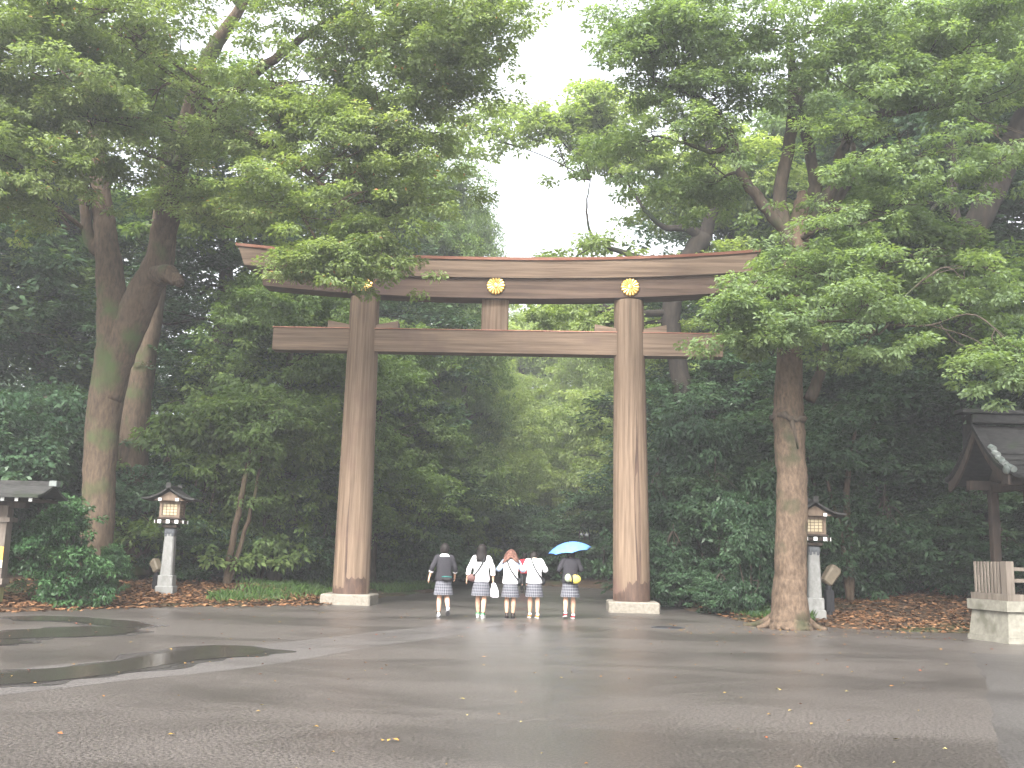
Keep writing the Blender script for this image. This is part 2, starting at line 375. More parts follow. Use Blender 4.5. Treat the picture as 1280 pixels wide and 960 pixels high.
# ------------------------------------------------------------------ torii
def make_torii():
    rz = R(-2.5); base = Vector((-.409, 27.549, 0))
    t = empty('torii_gate', base, rz)
    tag(t, 'huge weathered wooden torii gate straddling the shrine approach', 'torii gate')
    def px_(x): return x
    for sx, xb, xt in ((-1, -3.84, -3.86), (1, 3.78, 3.66)):
        # plinth
        p = MB(); p.bbox((xb + .02 * sx, 0, .14), (1.34, 1.42, .28), .035)
        p.build('plinth', M['granite'], t)
        # pillar with entasis, slight lean inward
        rings = []
        for i in range(33):
            z = .28 + (8.56 - .28) * i / 32; k = i / 32
            r = .50 - .085 * k ** 1.3; cx = xb + (xt - xb) * k
            rings.append([(cx + r * math.cos(2 * math.pi * j / 56), r * math.sin(2 * math.pi * j / 56), z) for j in range(56)])
        q = MB(); q.loft(rings); pl = q.build('pillar', M['wood_v'], t, True, autos=40)
        rg = random.Random(5 + sx)
        # damp stained band at the foot
        bnd = MB(); n = 40; lo = []; hi = []
        for j in range(n + 1):
            a = math.pi * (1.08 + .86 * j / n) if sx > 0 else math.pi * (1.12 + .74 * j / n)
            h = (.50 + .05 * math.sin(j * .9) + rg.uniform(-.03, .03)) if sx > 0 else (.16 + (.26 if j > 17 else .02) + .04 * math.sin(j * 1.1) + rg.uniform(-.02, .02))
            if j in (0, n): h *= .45
            rr = .503
            lo.append((xb + rr * math.cos(a), rr * math.sin(a), .281)); hi.append((xb + (rr - .004) * math.cos(a), (rr - .004) * math.sin(a), .28 + h))
        bnd.loft([lo, hi], closed=False); bnd.build('damp_band', M['wood_wet'], pl)
        # long drying crack in the trunk
        ck = MB(); L_ = []; R_ = []
        z0, z1, wmax, a0 = (.70, 5.6, .085, 1.5 + .10) if sx > 0 else (.42, 3.4, .03, 1.5 - .05)
        for i in range(25):
            k = i / 24; z = z0 + (z1 - z0) * k
            wv = wmax * (.35 + .65 * math.sin(math.pi * min(1, k * 1.15 + .05)) ** .7) * (1 if k < .97 else .1) * (1 - .75 * max(0, k - .55) / .45)
            kk = (z - .28) / 8.28; r = .50 - .085 * kk ** 1.3 + .004; cx = xb + (xt - xb) * kk
            a = math.pi * a0 + .02 * math.sin(k * 9)
            L_.append((cx + r * math.cos(a - wv / r), r * math.sin(a - wv / r), z)); R_.append((cx + r * math.cos(a + wv / r), r * math.sin(a + wv / r), z))
        ck.loft([L_, R_], closed=False); ck.build('crack', M['wood_wet'], pl)
    # nuki tie beam with eight wedges as four pairs
    nb = MB(); nb.bbox((-.07, 0, 7.30), (12.66, .46, .645), .015)
    nb.build('tie_beam', M['wood_h'], t)
    cop = MB(); cop.box((-.07, 0, 7.632), (12.70, .50, .018)); cop.build('tie_beam_cap', M['copper'], t)
    for cx in (-3.85, 3.70):
        for s in (-1, 1):
            wv = MB(); x0 = cx + s * .36; x1 = cx + s * 1.0
            z0, z1, zb = 7.74, 7.86, 7.645
            vs_ = [(x0, -.2, zb), (x1, -.2, zb), (x1, -.2, z1), (x0, -.2, z0), (x0, .2, zb), (x1, .2, zb), (x1, .2, z1), (x0, .2, z0)]
            wv.add(vs_, [(0, 1, 2, 3), (7, 6, 5, 4), (0, 4, 5, 1), (1, 5, 6, 2), (2, 6, 7, 3), (3, 7, 4, 0)])
            wv.build('wedge', M['wood_h'], t)
    st = MB(); st.bbox((-.12, 0, 8.10), (.75, .34, .90), .012); st.build('centre_strut', M['wood_v'], t)
    # curved lintels
    def beam(name, mt, x_lo, x_hi, zb, zt, w_lo, w_hi, over=0.0, lean=.2, par=t):
        mb = MB(); rr = []
        for i in range(41):
            k = -1 + 2 * i / 40
            c = .0 + .33 * abs(k) ** 2.3
            xl = (x_lo + x_hi) / 2 + k * (x_hi - x_lo) / 2
            l = lean * k
            rr.append([(xl - l, -w_lo / 2, zb + c * .85), (xl, -w_hi / 2, zt + c), (xl, w_hi / 2, zt + c), (xl - l, w_lo / 2, zb + c * .85)])
        mb.loft(rr); return mb.build(name, mt, par)
    beam('lower_lintel', M['wood_h_shade'], -6.83, 6.66, 8.535, 9.10, .66, .68, lean=.08)
    beam('upper_lintel', M['wood_h'], -7.50, 7.22, 9.105, 9.60, .84, .92, lean=.2)
    mb = MB(); rr = []
    for i in range(41):
        k = -1 + 2 * i / 40; c = .36 * abs(k) ** 2.3; xl = -.14 + k * 7.42
        z = 9.603 + .33 * abs(k) ** 2.3
        rr.append([(xl, -.50, z), (xl, -.52, z + .075), (xl, 0, z + .19), (xl, .52, z + .075), (xl, .50, z)])
    mb.loft(rr); mb.build('copper_roof', M['copper'], t)
    # sixteen-petalled gilt crests
    for cx, cz in ((-3.85, 8.87), (-.10, 8.86), (3.67, 8.87)):
        e = MB(); rows = []; n = 96
        for r_, y_ in ((.262, .0), (.262, .03), (.235, .055), (.16, .06), (.075, .05), (.06, .07), (.02, .078)):
            row = []
            for j in range(n):
                a = 2 * math.pi * j / n; s_ = abs(math.cos(8 * a))
                k = (1 - .09 * (1 - s_) ** 1.5) if r_ > .2 else 1
                yy = y_ * (1 if r_ < .07 or y_ == 0 else (.45 + .55 * s_ ** .5))
                row.append((cx + r_ * k * math.cos(a), -.34 - yy, cz + .03 + r_ * k * math.sin(a)))
            rows.append(row)
        e.loft(rows); e.build('crest', M['gold'], t, True, autos=25)
    return t
make_torii()

# ------------------------------------------------------------------ foliage machinery
def leaf_mesh(name, P, n_each, spread, flat, size, mt, rng, tintc=None, bias=0.0, out=None, aspect=.46, droop=.35, upw=1.0, origin=(0, 0, 0)):
    """clumps of folded leaves. P (N,3) clump centres; one mesh"""
    N = len(P); K = N * n_each
    base = np.repeat(P, n_each, 0)
    g_ = rng.normal(size=(K, 3)); g_ /= np.maximum(np.linalg.norm(g_, axis=1, keepdims=True), 1e-6)
    rad = rng.random((K, 1)) ** .45
    off = g_ * rad * np.array([spread, spread, spread * flat])
    off[:, 2] -= droop * .35 * spread * (rad[:, 0] ** 2)
    pos = base + off
    d = off / np.maximum(np.linalg.norm(off, axis=1, keepdims=True), 1e-6) + rng.normal(size=(K, 3)) * .55
    if out is not None: d += np.repeat(out, n_each, 0) * .5
    d[:, 2] = d[:, 2] * .5 - droop
    d /= np.linalg.norm(d, axis=1, keepdims=True)
    nrm = rng.normal(size=(K, 3)) * .55; nrm[:, 2] += upw
    if out is not None: nrm += np.repeat(out, n_each, 0) * .75
    s_ = np.cross(d, nrm); s_ /= np.maximum(np.linalg.norm(s_, axis=1, keepdims=True), 1e-6)
    nrm = np.cross(s_, d)
    L_ = size * (.65 + .7 * rng.random((K, 1))); W_ = L_ * aspect * .5
    mid = pos + d * L_ * .45
    V = np.empty((K, 4, 3)); V[:, 0] = pos; V[:, 1] = mid + s_ * W_ + nrm * W_ * .3; V[:, 2] = pos + d * L_ - nrm * L_ * .08; V[:, 3] = mid - s_ * W_ + nrm * W_ * .3
    V -= np.array(origin)
    if tintc is None: tintc = rng.random(N)
    tint = np.clip(np.repeat(tintc, n_each) * .6 + rng.random(K) * .4 + bias, 0, 1)
    odd = rng.random(K) < .004; tint[odd] = 1.0
    tint = np.where(odd, 1.0, np.minimum(tint, .93))
    return quads(name, V, tint, mt)

def quads(name, V, tint, mt):
    K = len(V)
    me = bpy.data.meshes.new(name)
    me.vertices.add(K * 4); me.vertices.foreach_set('co', V.reshape(-1).astype(np.float32))
    me.loops.add(K * 4); me.loops.foreach_set('vertex_index', np.arange(K * 4, dtype=np.int32))
    me.polygons.add(K); me.polygons.foreach_set('loop_start', np.arange(0, K * 4, 4, dtype=np.int32))
    a = me.attributes.new('tint', 'FLOAT', 'FACE'); a.data.foreach_set('value', tint.astype(np.float32))
    me.materials.append(mt); me.update(calc_edges=True)
    return me

def put(me, name, parent=None):
    o = bpy.data.objects.new(name, me); C.objects.link(o)
    if parent: o.parent = parent
    return o

def lobe_points(c, r, n, rng, shell=.35, under=.35):
    """n clump centres in an ellipsoid, thicker towards the skin, thinned below"""
    out = []
    while len(out) < n:
        v = rng.normal(size=3); v /= np.linalg.norm(v)
        if v[2] < -.25 and rng.random() > under: continue
        k = (shell + (1 - shell) * rng.random()) ** .6
        # lumpy skin
        lump = 1 + .16 * math.sin(5 * v[0] + c[0]) * math.sin(4 * v[1] + 2 * c[1]) + .14 * math.sin(7 * v[2] + 3 * v[0] + c[2])
        out.append(np.concatenate([np.array(c) + v * k * lump * np.array(r), v]))
    a = np.array(out); return a[:, :3], a[:, 3:]

def grow(mb, trunk, lobes, rng, twigs=6, rscale=.42, seg=9):
    """limbs from the nearest trunk point to each lobe, twigs inside the lobe"""
    T = [np.array(p) for p in trunk]
    for c, r in lobes:
        c = np.array(c, float)
        best = min(T, key=lambda p: np.linalg.norm((p[:3] - c) * np.array([1, 1, 1.3])) + (.8 if p[2] > c[2] + .3 else 0))
        a = best[:3]; ra = max(.03, best[3] * rscale); ln = np.linalg.norm(c - a)
        ra = min(ra, .03 + .035 * ln)
        j = rng.normal(size=(2, 3)) * ln * .10
        pts = [(*a, ra), (*(a + (c - a) * .35 + j[0] + np.array([0, 0, .06 * ln])), ra * .75), (*(a + (c - a) * .7 + j[1] + np.array([0, 0, .05 * ln])), ra * .52), (*c, ra * .3)]
        sp = catmull(pts, 5)
        mb.tube([p[:3] for p in sp], [max(.012, p[3]) for p in sp], seg)
        for _ in range(twigs):
            s0 = sp[rng.integers(len(sp) // 3, len(sp))]
            v = rng.normal(size=3); v /= np.linalg.norm(v); v[2] = v[2] * .6 + .15
            e = c + v * np.array(r) * .85; mid = (s0[:3] + e) / 2 + rng.normal(size=3) * .2
            q = catmull([(*s0[:3], max(.014, s0[3] * .55)), (*mid, max(.01, s0[3] * .3)), (*e, .007)], 4)
            mb.tube([p[:3] for p in q], [p[3] for p in q], 5)

def hero_tree(name, base, stems, lobes, bark, leaf, label, n_each=84, size=.105, spread=.5, seed=1, bias=0.0, group=None, twigs=6, cat='tree', extra=None, stubs=(), sub_n=1, limb=None):
    """stems: lists of (x,y,z,r) in the world; lobes: (centre, radii, clumps)"""
    rng = np.random.default_rng(seed)
    t = empty(name, base); tag(t, label, cat, group)
    tr = MB(); lm = MB() if limb else tr; allp = []
    for k, s in enumerate(stems):
        sp = catmull(s, 7)
        sp = [p + np.array([*(rng.normal(size=3) * .012), 0]) for p in sp]
        (tr if k == 0 else lm).tube([p[:3] for p in sp], [max(.02, p[3]) for p in sp], 20 if k == 0 else 14, flare=.07, seed=seed + k)
        if k not in stubs: allp += sp
    grow(lm, [p for p in allp if p[2] > base[2] + 2.0] or allp, [(c, r) for c, r, n in lobes], rng, twigs)
    if extra: extra(tr)
    tr.build('trunk', bark, t, True, origin=base)
    if limb: lm.build('limbs', limb, t, True, origin=base)
    PP, OO, TT = [], [], []
    for c, r, n in lobes:
        n = int(n * sub_n)
        ns = max(3, n // 7); p, o = lobe_points(c, r, ns, rng); p = np.repeat(p, 7, 0); o = np.repeat(o, 7, 0)
        j = rng.normal(size=p.shape) * np.array([spread, spread, spread * .26]) * .95
        j[:, 2] -= .35 * (j[:, 0] ** 2 + j[:, 1] ** 2)
        PP.append(p + j); OO.append(o)
        TT.append(np.clip(np.repeat(rng.normal(.45, .18, ns), 7) + rng.normal(0, .1, ns * 7) + .12 * o[:, 2], 0, 1))  # upward-facing clumps tinted lighter: top light put into the leaf colour
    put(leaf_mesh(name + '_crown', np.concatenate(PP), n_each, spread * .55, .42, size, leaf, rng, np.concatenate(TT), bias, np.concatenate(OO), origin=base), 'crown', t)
    return t

def L(px, py, Y, rx, rz, n=None, ry=None):
    """a crown lobe: centre seen at (px,py) Y metres away, half-width rx and half-height rz in metres"""
    c = at(px, py, Y); ry = ry or (rx + rz) / 2
    if n is None: n = int(22 * (rx * rz + rx * ry + ry * rz))
    return (c, (rx, ry, rz), n)
def S(*pts): return [(*at(px, py, Y), r) for px, py, Y, r in pts]

# ------------------------------------------------------------------ big camphor beside the left lantern
gb = at(119, 738, 25.6)
b1 = (float(gb[0]), 25.6, gz(gb[0], 25.6))
stems = [[(b1[0] - .05, b1[1], b1[2] - .2, .54)] + S((120, 690, 25.6, .40), (124, 600, 25.6, .40), (130, 520, 25.5, .43), (141, 450, 25.4, .46), (143, 400, 25.3, .42), (138, 350, 25.2, .36), (132, 300, 25.1, .30), (126, 240, 25.0, .26), (120, 160, 24.6, .2), (112, 60, 24.2, .12)),
         S((138, 500, 25.4, .30), (150, 440, 25.3, .40), (176, 372, 25.2, .42), (198, 330, 25.1, .37), (205, 290, 25.0, .33), (216, 230, 24.6, .29), (236, 150, 24.2, .25), (262, 70, 23.8, .2), (300, 10, 23.4, .13), (340, -60, 23, .08)),
         S((198, 345, 25.0, .30), (210, 343, 24.6, .24), (222, 350, 24.4, .15), (226, 356, 24.3, .08)),
         S((132, 320, 25.1, .2), (112, 300, 25.0, .16), (106, 260, 24.8, .13), (100, 215, 24.6, .11), (84, 150, 24.2, .07)),
         S((222, 210, 24.4, .2), (250, 170, 23.6, .16), (300, 110, 22.8, .13), (360, 60, 22, .1), (420, 20, 21.4, .07)),
         S((226, 190, 24.3, .16), (280, 160, 23.6, .12), (340, 185, 22.8, .09), (395, 225, 22.0, .065), (432, 280, 22.0, .04), (445, 320, 22.1, .02)),
         S((340, 185, 22.8, .07), (370, 250, 22.3, .05), (395, 300, 22.2, .025))]
lobes = [L(40, 90, 20.5, 2.1, 1.5), L(20, 200, 21, 1.4, 1.1), L(110, 150, 21.5, 1.6, .9), L(170, 185, 22.5, 1.1, .7), L(150, 40, 21, 1.9, 1.2), L(60, 10, 20, 2.1, 1.1),
         L(345, 150, 22.5, 1.5, .8), L(300, 190, 23, 1.4, .65), L(390, 100, 22, 1.8, 1.1), L(430, 170, 21.8, 1.5, .9), L(385, 225, 22, 1.2, .6), L(462, 235, 21.8, 1.0, .8), L(425, 275, 22, 1.0, .6), L(405, 322, 22.2, .75, .34, 70), L(452, 318, 22.2, .75, .42, 85), L(480, 290, 22.2, .55, .4, 50),
         L(470, 50, 21, 1.8, 1.1), L(560, 30, 20.5, 1.7, 1.0), L(625, 10, 20.5, 1.0, .9), L(380, 10, 21, 1.4, .8), L(520, 110, 21.5, 1.1, .8), L(570, 110, 21.8, .7, .6, 60), L(255, 235, 24, 1.1, .5), L(-60, 150, 21, 2, 2), L(240, -40, 21.5, 1.8, .7), L(0, 250, 22, .8, .5, 70), L(285, 262, 24, 1.0, .5), L(345, 262, 23, .9, .5), L(485, 190, 22, 1.2, .8), L(525, 245, 22.5, .8, .6), L(520, 180, 22.5, .8, .6), L(190, 120, 22, 1.0, .6), L(590, 70, 21.5, .8, .5)]
hero_tree('camphor_tree', b1, stems, lobes, M['bark'], M['leaf_bright'], 'tall forked camphor tree whose leaves hang over the gate lintel', seed=11, stubs=(2,), sub_n=1.15)

# second trunk just behind it
b2 = at(166, 735, 29.5); b2 = (float(b2[0]), 29.5, gz(b2[0], 29.5))
hero_tree('evergreen_tree', b2, [[(*b2, .52)] + S((166, 560, 29.5, .43), (176, 460, 29.5, .40), (190, 380, 29.5, .36), (205, 250, 29.4, .28), (215, 120, 29.2, .16))],
          [L(200, 120, 29, 2.6, 1.6), L(280, 150, 29, 2.2, 1.6), L(130, 100, 29, 2.2, 1.7), L(255, 270, 29, 1.7, 1.0)], M['bark'], M['leaf_mid'], 'straight trunk close behind the forked camphor, partly hidden by it', seed=12, n_each=40, size=.17)

# ------------------------------------------------------------------ front tree on the other side, with low boughs
gb = at(988, 784, 22.2); b3 = (float(gb[0]), 22.2, 0.0)
def roots(tr):
    rg = random.Random(4)
    for a, ln, r in ((2.7, .85, .13), (3.2, .5, .12), (3.9, .35, .12), (-.3, .55, .13), (.5, .7, .12), (-1.2, .28, .13), (-2.1, .32, .12), (1.7, 1.0, .14)):
        p = []
        for i in range(6):
            k = i / 5; d = .22 + ln * k; aa = a + .25 * math.sin(3 * k + a)
            p.append((b3[0] + d * math.cos(aa), b3[1] + d * math.sin(aa), .32 * (1 - k) ** 2.2 + .02))
        tr.tube(p, [r * (1 - .7 * i / 5) for i in range(6)], 8)
stems = [[(b3[0], b3[1], -.1, .49), (b3[0], b3[1], .15, .44)] + S((988, 740, 22.2, .37), (988, 690, 22.2, .345), (990, 600, 22.2, .33), (986, 520, 22.2, .335), (987, 450, 22.2, .285), (992, 380, 22.2, .27), (996, 310, 22.2, .27), (1000, 272, 22.2, .22), (1003, 240, 22.25, .10)),
         S((990, 310, 22.2, .20), (975, 250, 22.1, .16), (985, 190, 22.0, .14), (992, 130, 21.9, .13), (990, 90, 21.8, .10), (985, 30, 21.6, .08)),
         S((998, 300, 22.2, .2), (1018, 240, 22.4, .16), (1012, 190, 22.5, .13), (1000, 120, 22.6, .13), (1020, 70, 22.6, .09)),
         S((990, 300, 22.2, .17), (950, 250, 22, .13), (925, 215, 21.8, .11), (915, 170, 21.6, .09), (885, 130, 21.4, .06), (850, 110, 21.2, .05)),
         S((1005, 285, 22.2, .2), (1040, 235, 22, .15), (1052, 190, 21.8, .12), (1080, 150, 21.6, .1), (1130, 140, 21, .08), (1190, 130, 20.6, .06)),
         S((1010, 290, 22.3, .18), (1030, 270, 22.6, .13), (1064, 225, 22.8, .09), (1066, 180, 22.9, .06)),
         S((912, 180, 21.6, .08), (890, 190, 21.5, .06), (860, 180, 21.4, .04)),
         S((1012, 500, 22.2, .14), (1024, 470, 22.2, .12), (1030, 440, 22.1, .09), (1036, 400, 22, .06)),
         S((990, 400, 22.2, .16), (1030, 380, 21.8, .1), (1080, 385, 21.2, .07), (1110, 405, 20.8, .04)),
         S((990, 390, 22.2, .14), (950, 360, 21.5, .09), (910, 365, 20.8, .05))]
lobes = [L(1020, 345, 20.8, 1.6, .6), L(978, 360, 20.6, .7, .42), L(928, 388, 20.6, .55, .3, 55), L(955, 418, 20.6, .65, .3, 62), L(1070, 375, 20.3, 1.0, .5), L(1090, 420, 20.2, .65, .36), L(1030, 405, 20.4, 1.0, .42), L(1000, 310, 21.4, .9, .3),
         L(870, 55, 21, 1.9, 1.1), L(800, 90, 21.3, .9, 1.1), L(812, 20, 21, 1.2, .9), L(790, 185, 22, .9, .8), L(850, 165, 21.6, 1.1, .7), L(935, 35, 20.8, 1.6, 1.0), L(1040, 35, 20.6, 1.8, .8), L(1085, 95, 20.6, 1.3, .7),
         L(1150, 35, 20.2, 1.8, 1.0), L(1230, 40, 20, 1.8, 1.0), L(1160, 110, 20, 1.2, .55), L(1180, 190, 20, 1.1, .45), L(1110, 210, 20.4, 1.0, .42), L(1240, 110, 19.8, 1.3, .6), L(1065, 170, 21, .8, .4), L(955, 120, 21.4, 1.0, .5), L(880, 235, 22.4, .7, .4, 60), L(1270, 190, 19.8, .9, .5), L(1278, 450, 19.4, .5, .6, 80), L(1205, 350, 20.5, 1.0, .5), L(1140, 320, 21.5, 1.1, .5), L(1060, 275, 20.6, .8, .35), L(1130, 255, 20.8, .9, .4), L(900, 120, 21.2, 1.0, .5)]
hero_tree('broadleaf_tree', b3, stems, lobes, M['bark_tan'], M['leaf_fresh'], 'pale barked tree with spreading roots and low boughs, standing on the paving', seed=21, extra=roots, limb=M['bark_dark'])  # limbs in darker bark: their backlit darkness is put into the colour

q = MB(); c_ = at(986, 524, 22.2) - np.array(b3); pts = []
for i in range(19):
    a = 2 * math.pi * i / 18; k = .345 + .03 * math.sin(3 * a + 1) + .02 * math.sin(7 * a)
    pts.append((c_[0] + k * math.cos(a), c_[1] + k * math.sin(a), c_[2] + .06 * math.sin(2 * a + .6) + .05 * math.sin(5 * a)))
q.tube(pts, [.055 + .03 * math.sin(i * 1.7) for i in range(19)], 8, caps=True, flare=.2, seed=3)
q.tube([(c_[0] - .05, c_[1] - .33, c_[2] + .02), (c_[0] + .02, c_[1] - .345, c_[2] - .3), (c_[0] + .10, c_[1] - .34, c_[2] - .7)], [.07, .05, .02], 8, flare=.2, seed=4)
q.build('bark_scar', M['bark_dark'], [o for o in bpy.data.objects if o.type == 'EMPTY' and o.get('label', '').startswith('pale barked')][0], True)

# tree behind the gate whose dark limbs fork above the lintel
gb = at(872, 750, 34); b4 = (float(gb[0]), 34.0, gz(gb[0], 34))
stems = [[(*b4, .5)] + S((868, 600, 34, .36), (852, 480, 34, .33), (838, 400, 34, .33), (850, 345, 34, .36), (880, 295, 34, .34)),
         S((880, 300, 34, .26), (893, 250, 33.6, .2), (890, 195, 33.2, .15), (868, 120, 33, .1), (850, 80, 33, .06)),
         S((880, 300, 34, .24), (860, 286, 33.8, .15), (830, 284, 33.4, .10), (806, 262, 33, .07), (786, 232, 32.8, .045), (765, 205, 32.6, .02)),
         S((845, 360, 34, .22), (815, 330, 33.8, .15), (770, 312, 33.5, .09), (742, 298, 33.2, .055), (733, 265, 33, .035), (738, 225, 33, .015)),
         S((888, 270, 33.8, .18), (915, 230, 33.5, .12), (940, 180, 33.2, .08))]
lobes = [L(750, 185, 33, 1.1, .6), L(800, 195, 33, 1.2, .6), L(690, 158, 33, 1.3, .6), L(640, 142, 33.5, 1.2, .6), L(592, 165, 34, 1.1, .8), L(735, 140, 33, 1.2, .9), L(840, 250, 34, 1.4, 1.0), L(860, 190, 34, 2, 1.4), L(930, 230, 34, 2, 1.5), L(770, 140, 33, 1.6, 1.2), L(700, 150, 33, .8, .5),
         L(900, 330, 34.5, 1.6, 1.0), L(720, 385, 34, 1.2, .5), L(670, 390, 34.5, 1.0, .45), L(760, 400, 34, .8, .35, 40), L(820, 415, 34.5, 1.0, .5), L(750, 300, 33, .8, .3, 28), L(680, 320, 34, 1.0, .2, 26)]
hero_tree('broadleaf_tree', b4, stems, lobes, M['bark_black'], M['leaf_hazed'], 'dark limbed tree forking above the lintel near the second gilt crest, thin foliage against sky', seed=31, n_each=42, size=.17, spread=.55)

# leaning dark tree at the frame's far side, above the pavilion, with a low bough in front of the pavilion roof
gb = at(1228, 730, 29); b5 = (float(gb[0]), 29.0, gz(gb[0], 29))
stems = [[(*b5, .42)] + S((1222, 600, 28.6, .32), (1212, 450, 28, .31), (1210, 320, 26.6, .33), (1245, 230, 26, .36), (1290, 130, 25.6, .3), (1330, 40, 25, .2)),
         S((1210, 330, 26.2, .22), (1190, 260, 25.8, .16), (1192, 200, 25.4, .13), (1180, 140, 25, .09))]
lobes = [L(1150, 60, 25, 2.2, 1.4), L(1260, 60, 25, 2.4, 1.6), L(1230, 340, 24, 1.5, .9), L(1150, 300, 24.5, 1.6, .9), L(1130, 380, 24, 1.5, .8), L(1200, 420, 24, 1.3, .7), L(1080, 270, 24.5, 1.4, .9)]
hero_tree('evergreen_tree', b5, stems, lobes, M['bark_black'], M['leaf_mid'], 'thick dark trunk leaning over the small roofed pavilion', seed=41, n_each=40, size=.17)  # bark blackened to carry the deep shade on this side

# ------------------------------------------------------------------ background trees, copied from a few kinds
def tree_proto(name, H, cr, nl, leaf, bark, seed, size=.18, n_each=48, spread=.75, low=.25, k=1.0):
    rng = np.random.default_rng(seed); lob = []
    for i in range(nl):
        a = i * 2.4 + rng.normal() * .4; z = H * (low + (1 - low) * (i + .5) / nl); q = cr * (1.05 - .65 * max(0, (z / H - .5) / .5) ** 1.4) * (.45 + .35 * rng.random())
        r = cr * (.40 + .14 * rng.random())
        c = (q * math.cos(a), q * math.sin(a), min(z, H - r * .7)); rr = (r, r, r * .68)
        lob.append((c, rr, int(k * 15 * (r * r + 2 * r * r * .68))))
    lob.append(((0, 0, H - cr * .35), (cr * .45, cr * .45, cr * .35), int(k * 20 * cr * cr * .4)))
    stem = [(0, 0, -.3, .03 * H + .05), (0, 0, .5, .026 * H), (rng.normal() * .15, rng.normal() * .15, H * .3, .022 * H), (rng.normal() * .3, rng.normal() * .3, H * .6, .015 * H), (0, 0, H * .9, .005 * H)]
    t = hero_tree(name, (0, 0, 0), [stem], lob, bark, leaf, 'x', n_each, size, spread, seed, twigs=3)
    return t
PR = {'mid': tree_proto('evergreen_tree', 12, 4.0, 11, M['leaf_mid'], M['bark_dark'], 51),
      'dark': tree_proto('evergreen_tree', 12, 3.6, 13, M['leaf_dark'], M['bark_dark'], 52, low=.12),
      'pale': tree_proto('broadleaf_tree', 12, 4.2, 10, M['leaf_hazed'], M['bark_dark'], 53, low=.2),
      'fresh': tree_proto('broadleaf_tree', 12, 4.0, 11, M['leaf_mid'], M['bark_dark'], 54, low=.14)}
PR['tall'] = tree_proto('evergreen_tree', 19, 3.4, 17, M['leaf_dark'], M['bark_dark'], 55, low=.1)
PR['tallmid'] = tree_proto('evergreen_tree', 18, 4.4, 17, M['leaf_mid'], M['bark_dark'], 56, low=.12)
PH = {'tall': 19, 'tallmid': 18, 'mid': 12, 'dark': 12, 'pale': 12, 'fresh': 12}; PW = {'tall': 7.0, 'tallmid': 9.0, 'mid': 8.2, 'dark': 7.4, 'pale': 8.6, 'fresh': 8.2}
used = set()
def place(kind, px, top, wpx, Y, label, group, rz, P=None, H=None, W=None, cat='tree', used=used):
    P = P or PR; H = H or PH; W = W or PW
    o = P[kind] if kind not in used else copy_tree(P[kind])
    used.add(kind)
    p = at(px, 600, Y); x = float(p[0]); z0 = gz(x, Y)
    h = at(px, top, Y)[2] - z0; sx = wpx / F_PX * Y / W[kind]
    o.location = (x, Y, z0 - .05); o.rotation_euler = (0, 0, rz); o.scale = (sx, sx, h / H[kind])
    o['label'] = label; o['category'] = cat; o['group'] = group
    return o
rg = random.Random(8)
GW = 'evergreen trees of the shrine wood'; GA = 'trees arching over the approach'
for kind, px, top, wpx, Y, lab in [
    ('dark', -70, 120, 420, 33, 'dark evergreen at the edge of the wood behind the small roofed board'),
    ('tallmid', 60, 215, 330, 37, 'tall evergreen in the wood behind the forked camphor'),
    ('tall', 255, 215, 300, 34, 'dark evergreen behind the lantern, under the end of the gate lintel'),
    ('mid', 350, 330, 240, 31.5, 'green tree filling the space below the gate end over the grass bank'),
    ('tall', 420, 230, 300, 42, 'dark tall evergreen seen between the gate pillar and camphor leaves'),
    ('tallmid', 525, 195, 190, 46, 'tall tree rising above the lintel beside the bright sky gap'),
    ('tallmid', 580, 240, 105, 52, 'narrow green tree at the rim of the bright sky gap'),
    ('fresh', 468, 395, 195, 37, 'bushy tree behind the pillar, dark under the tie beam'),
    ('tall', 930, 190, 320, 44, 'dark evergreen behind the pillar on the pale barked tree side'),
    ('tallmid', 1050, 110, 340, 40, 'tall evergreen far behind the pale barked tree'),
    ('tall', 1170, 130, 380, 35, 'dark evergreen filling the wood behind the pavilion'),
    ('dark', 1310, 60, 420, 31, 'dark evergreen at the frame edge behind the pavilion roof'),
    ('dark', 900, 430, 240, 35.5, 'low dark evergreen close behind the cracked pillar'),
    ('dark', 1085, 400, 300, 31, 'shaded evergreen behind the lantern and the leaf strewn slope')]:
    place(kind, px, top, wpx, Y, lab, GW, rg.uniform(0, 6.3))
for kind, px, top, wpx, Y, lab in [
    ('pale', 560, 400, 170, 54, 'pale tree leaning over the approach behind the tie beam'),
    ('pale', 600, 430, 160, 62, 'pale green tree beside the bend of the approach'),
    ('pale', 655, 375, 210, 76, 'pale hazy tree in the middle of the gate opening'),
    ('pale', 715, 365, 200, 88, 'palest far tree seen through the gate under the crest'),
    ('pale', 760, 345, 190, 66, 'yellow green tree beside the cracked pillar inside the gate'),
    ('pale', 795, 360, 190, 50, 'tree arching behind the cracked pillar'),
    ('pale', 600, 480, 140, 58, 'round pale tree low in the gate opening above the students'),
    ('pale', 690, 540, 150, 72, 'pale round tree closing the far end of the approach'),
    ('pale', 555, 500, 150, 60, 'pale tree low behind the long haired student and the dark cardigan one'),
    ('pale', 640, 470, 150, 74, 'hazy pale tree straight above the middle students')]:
    place(kind, px, top, wpx, Y, lab, GA, rg.uniform(0, 6.3))

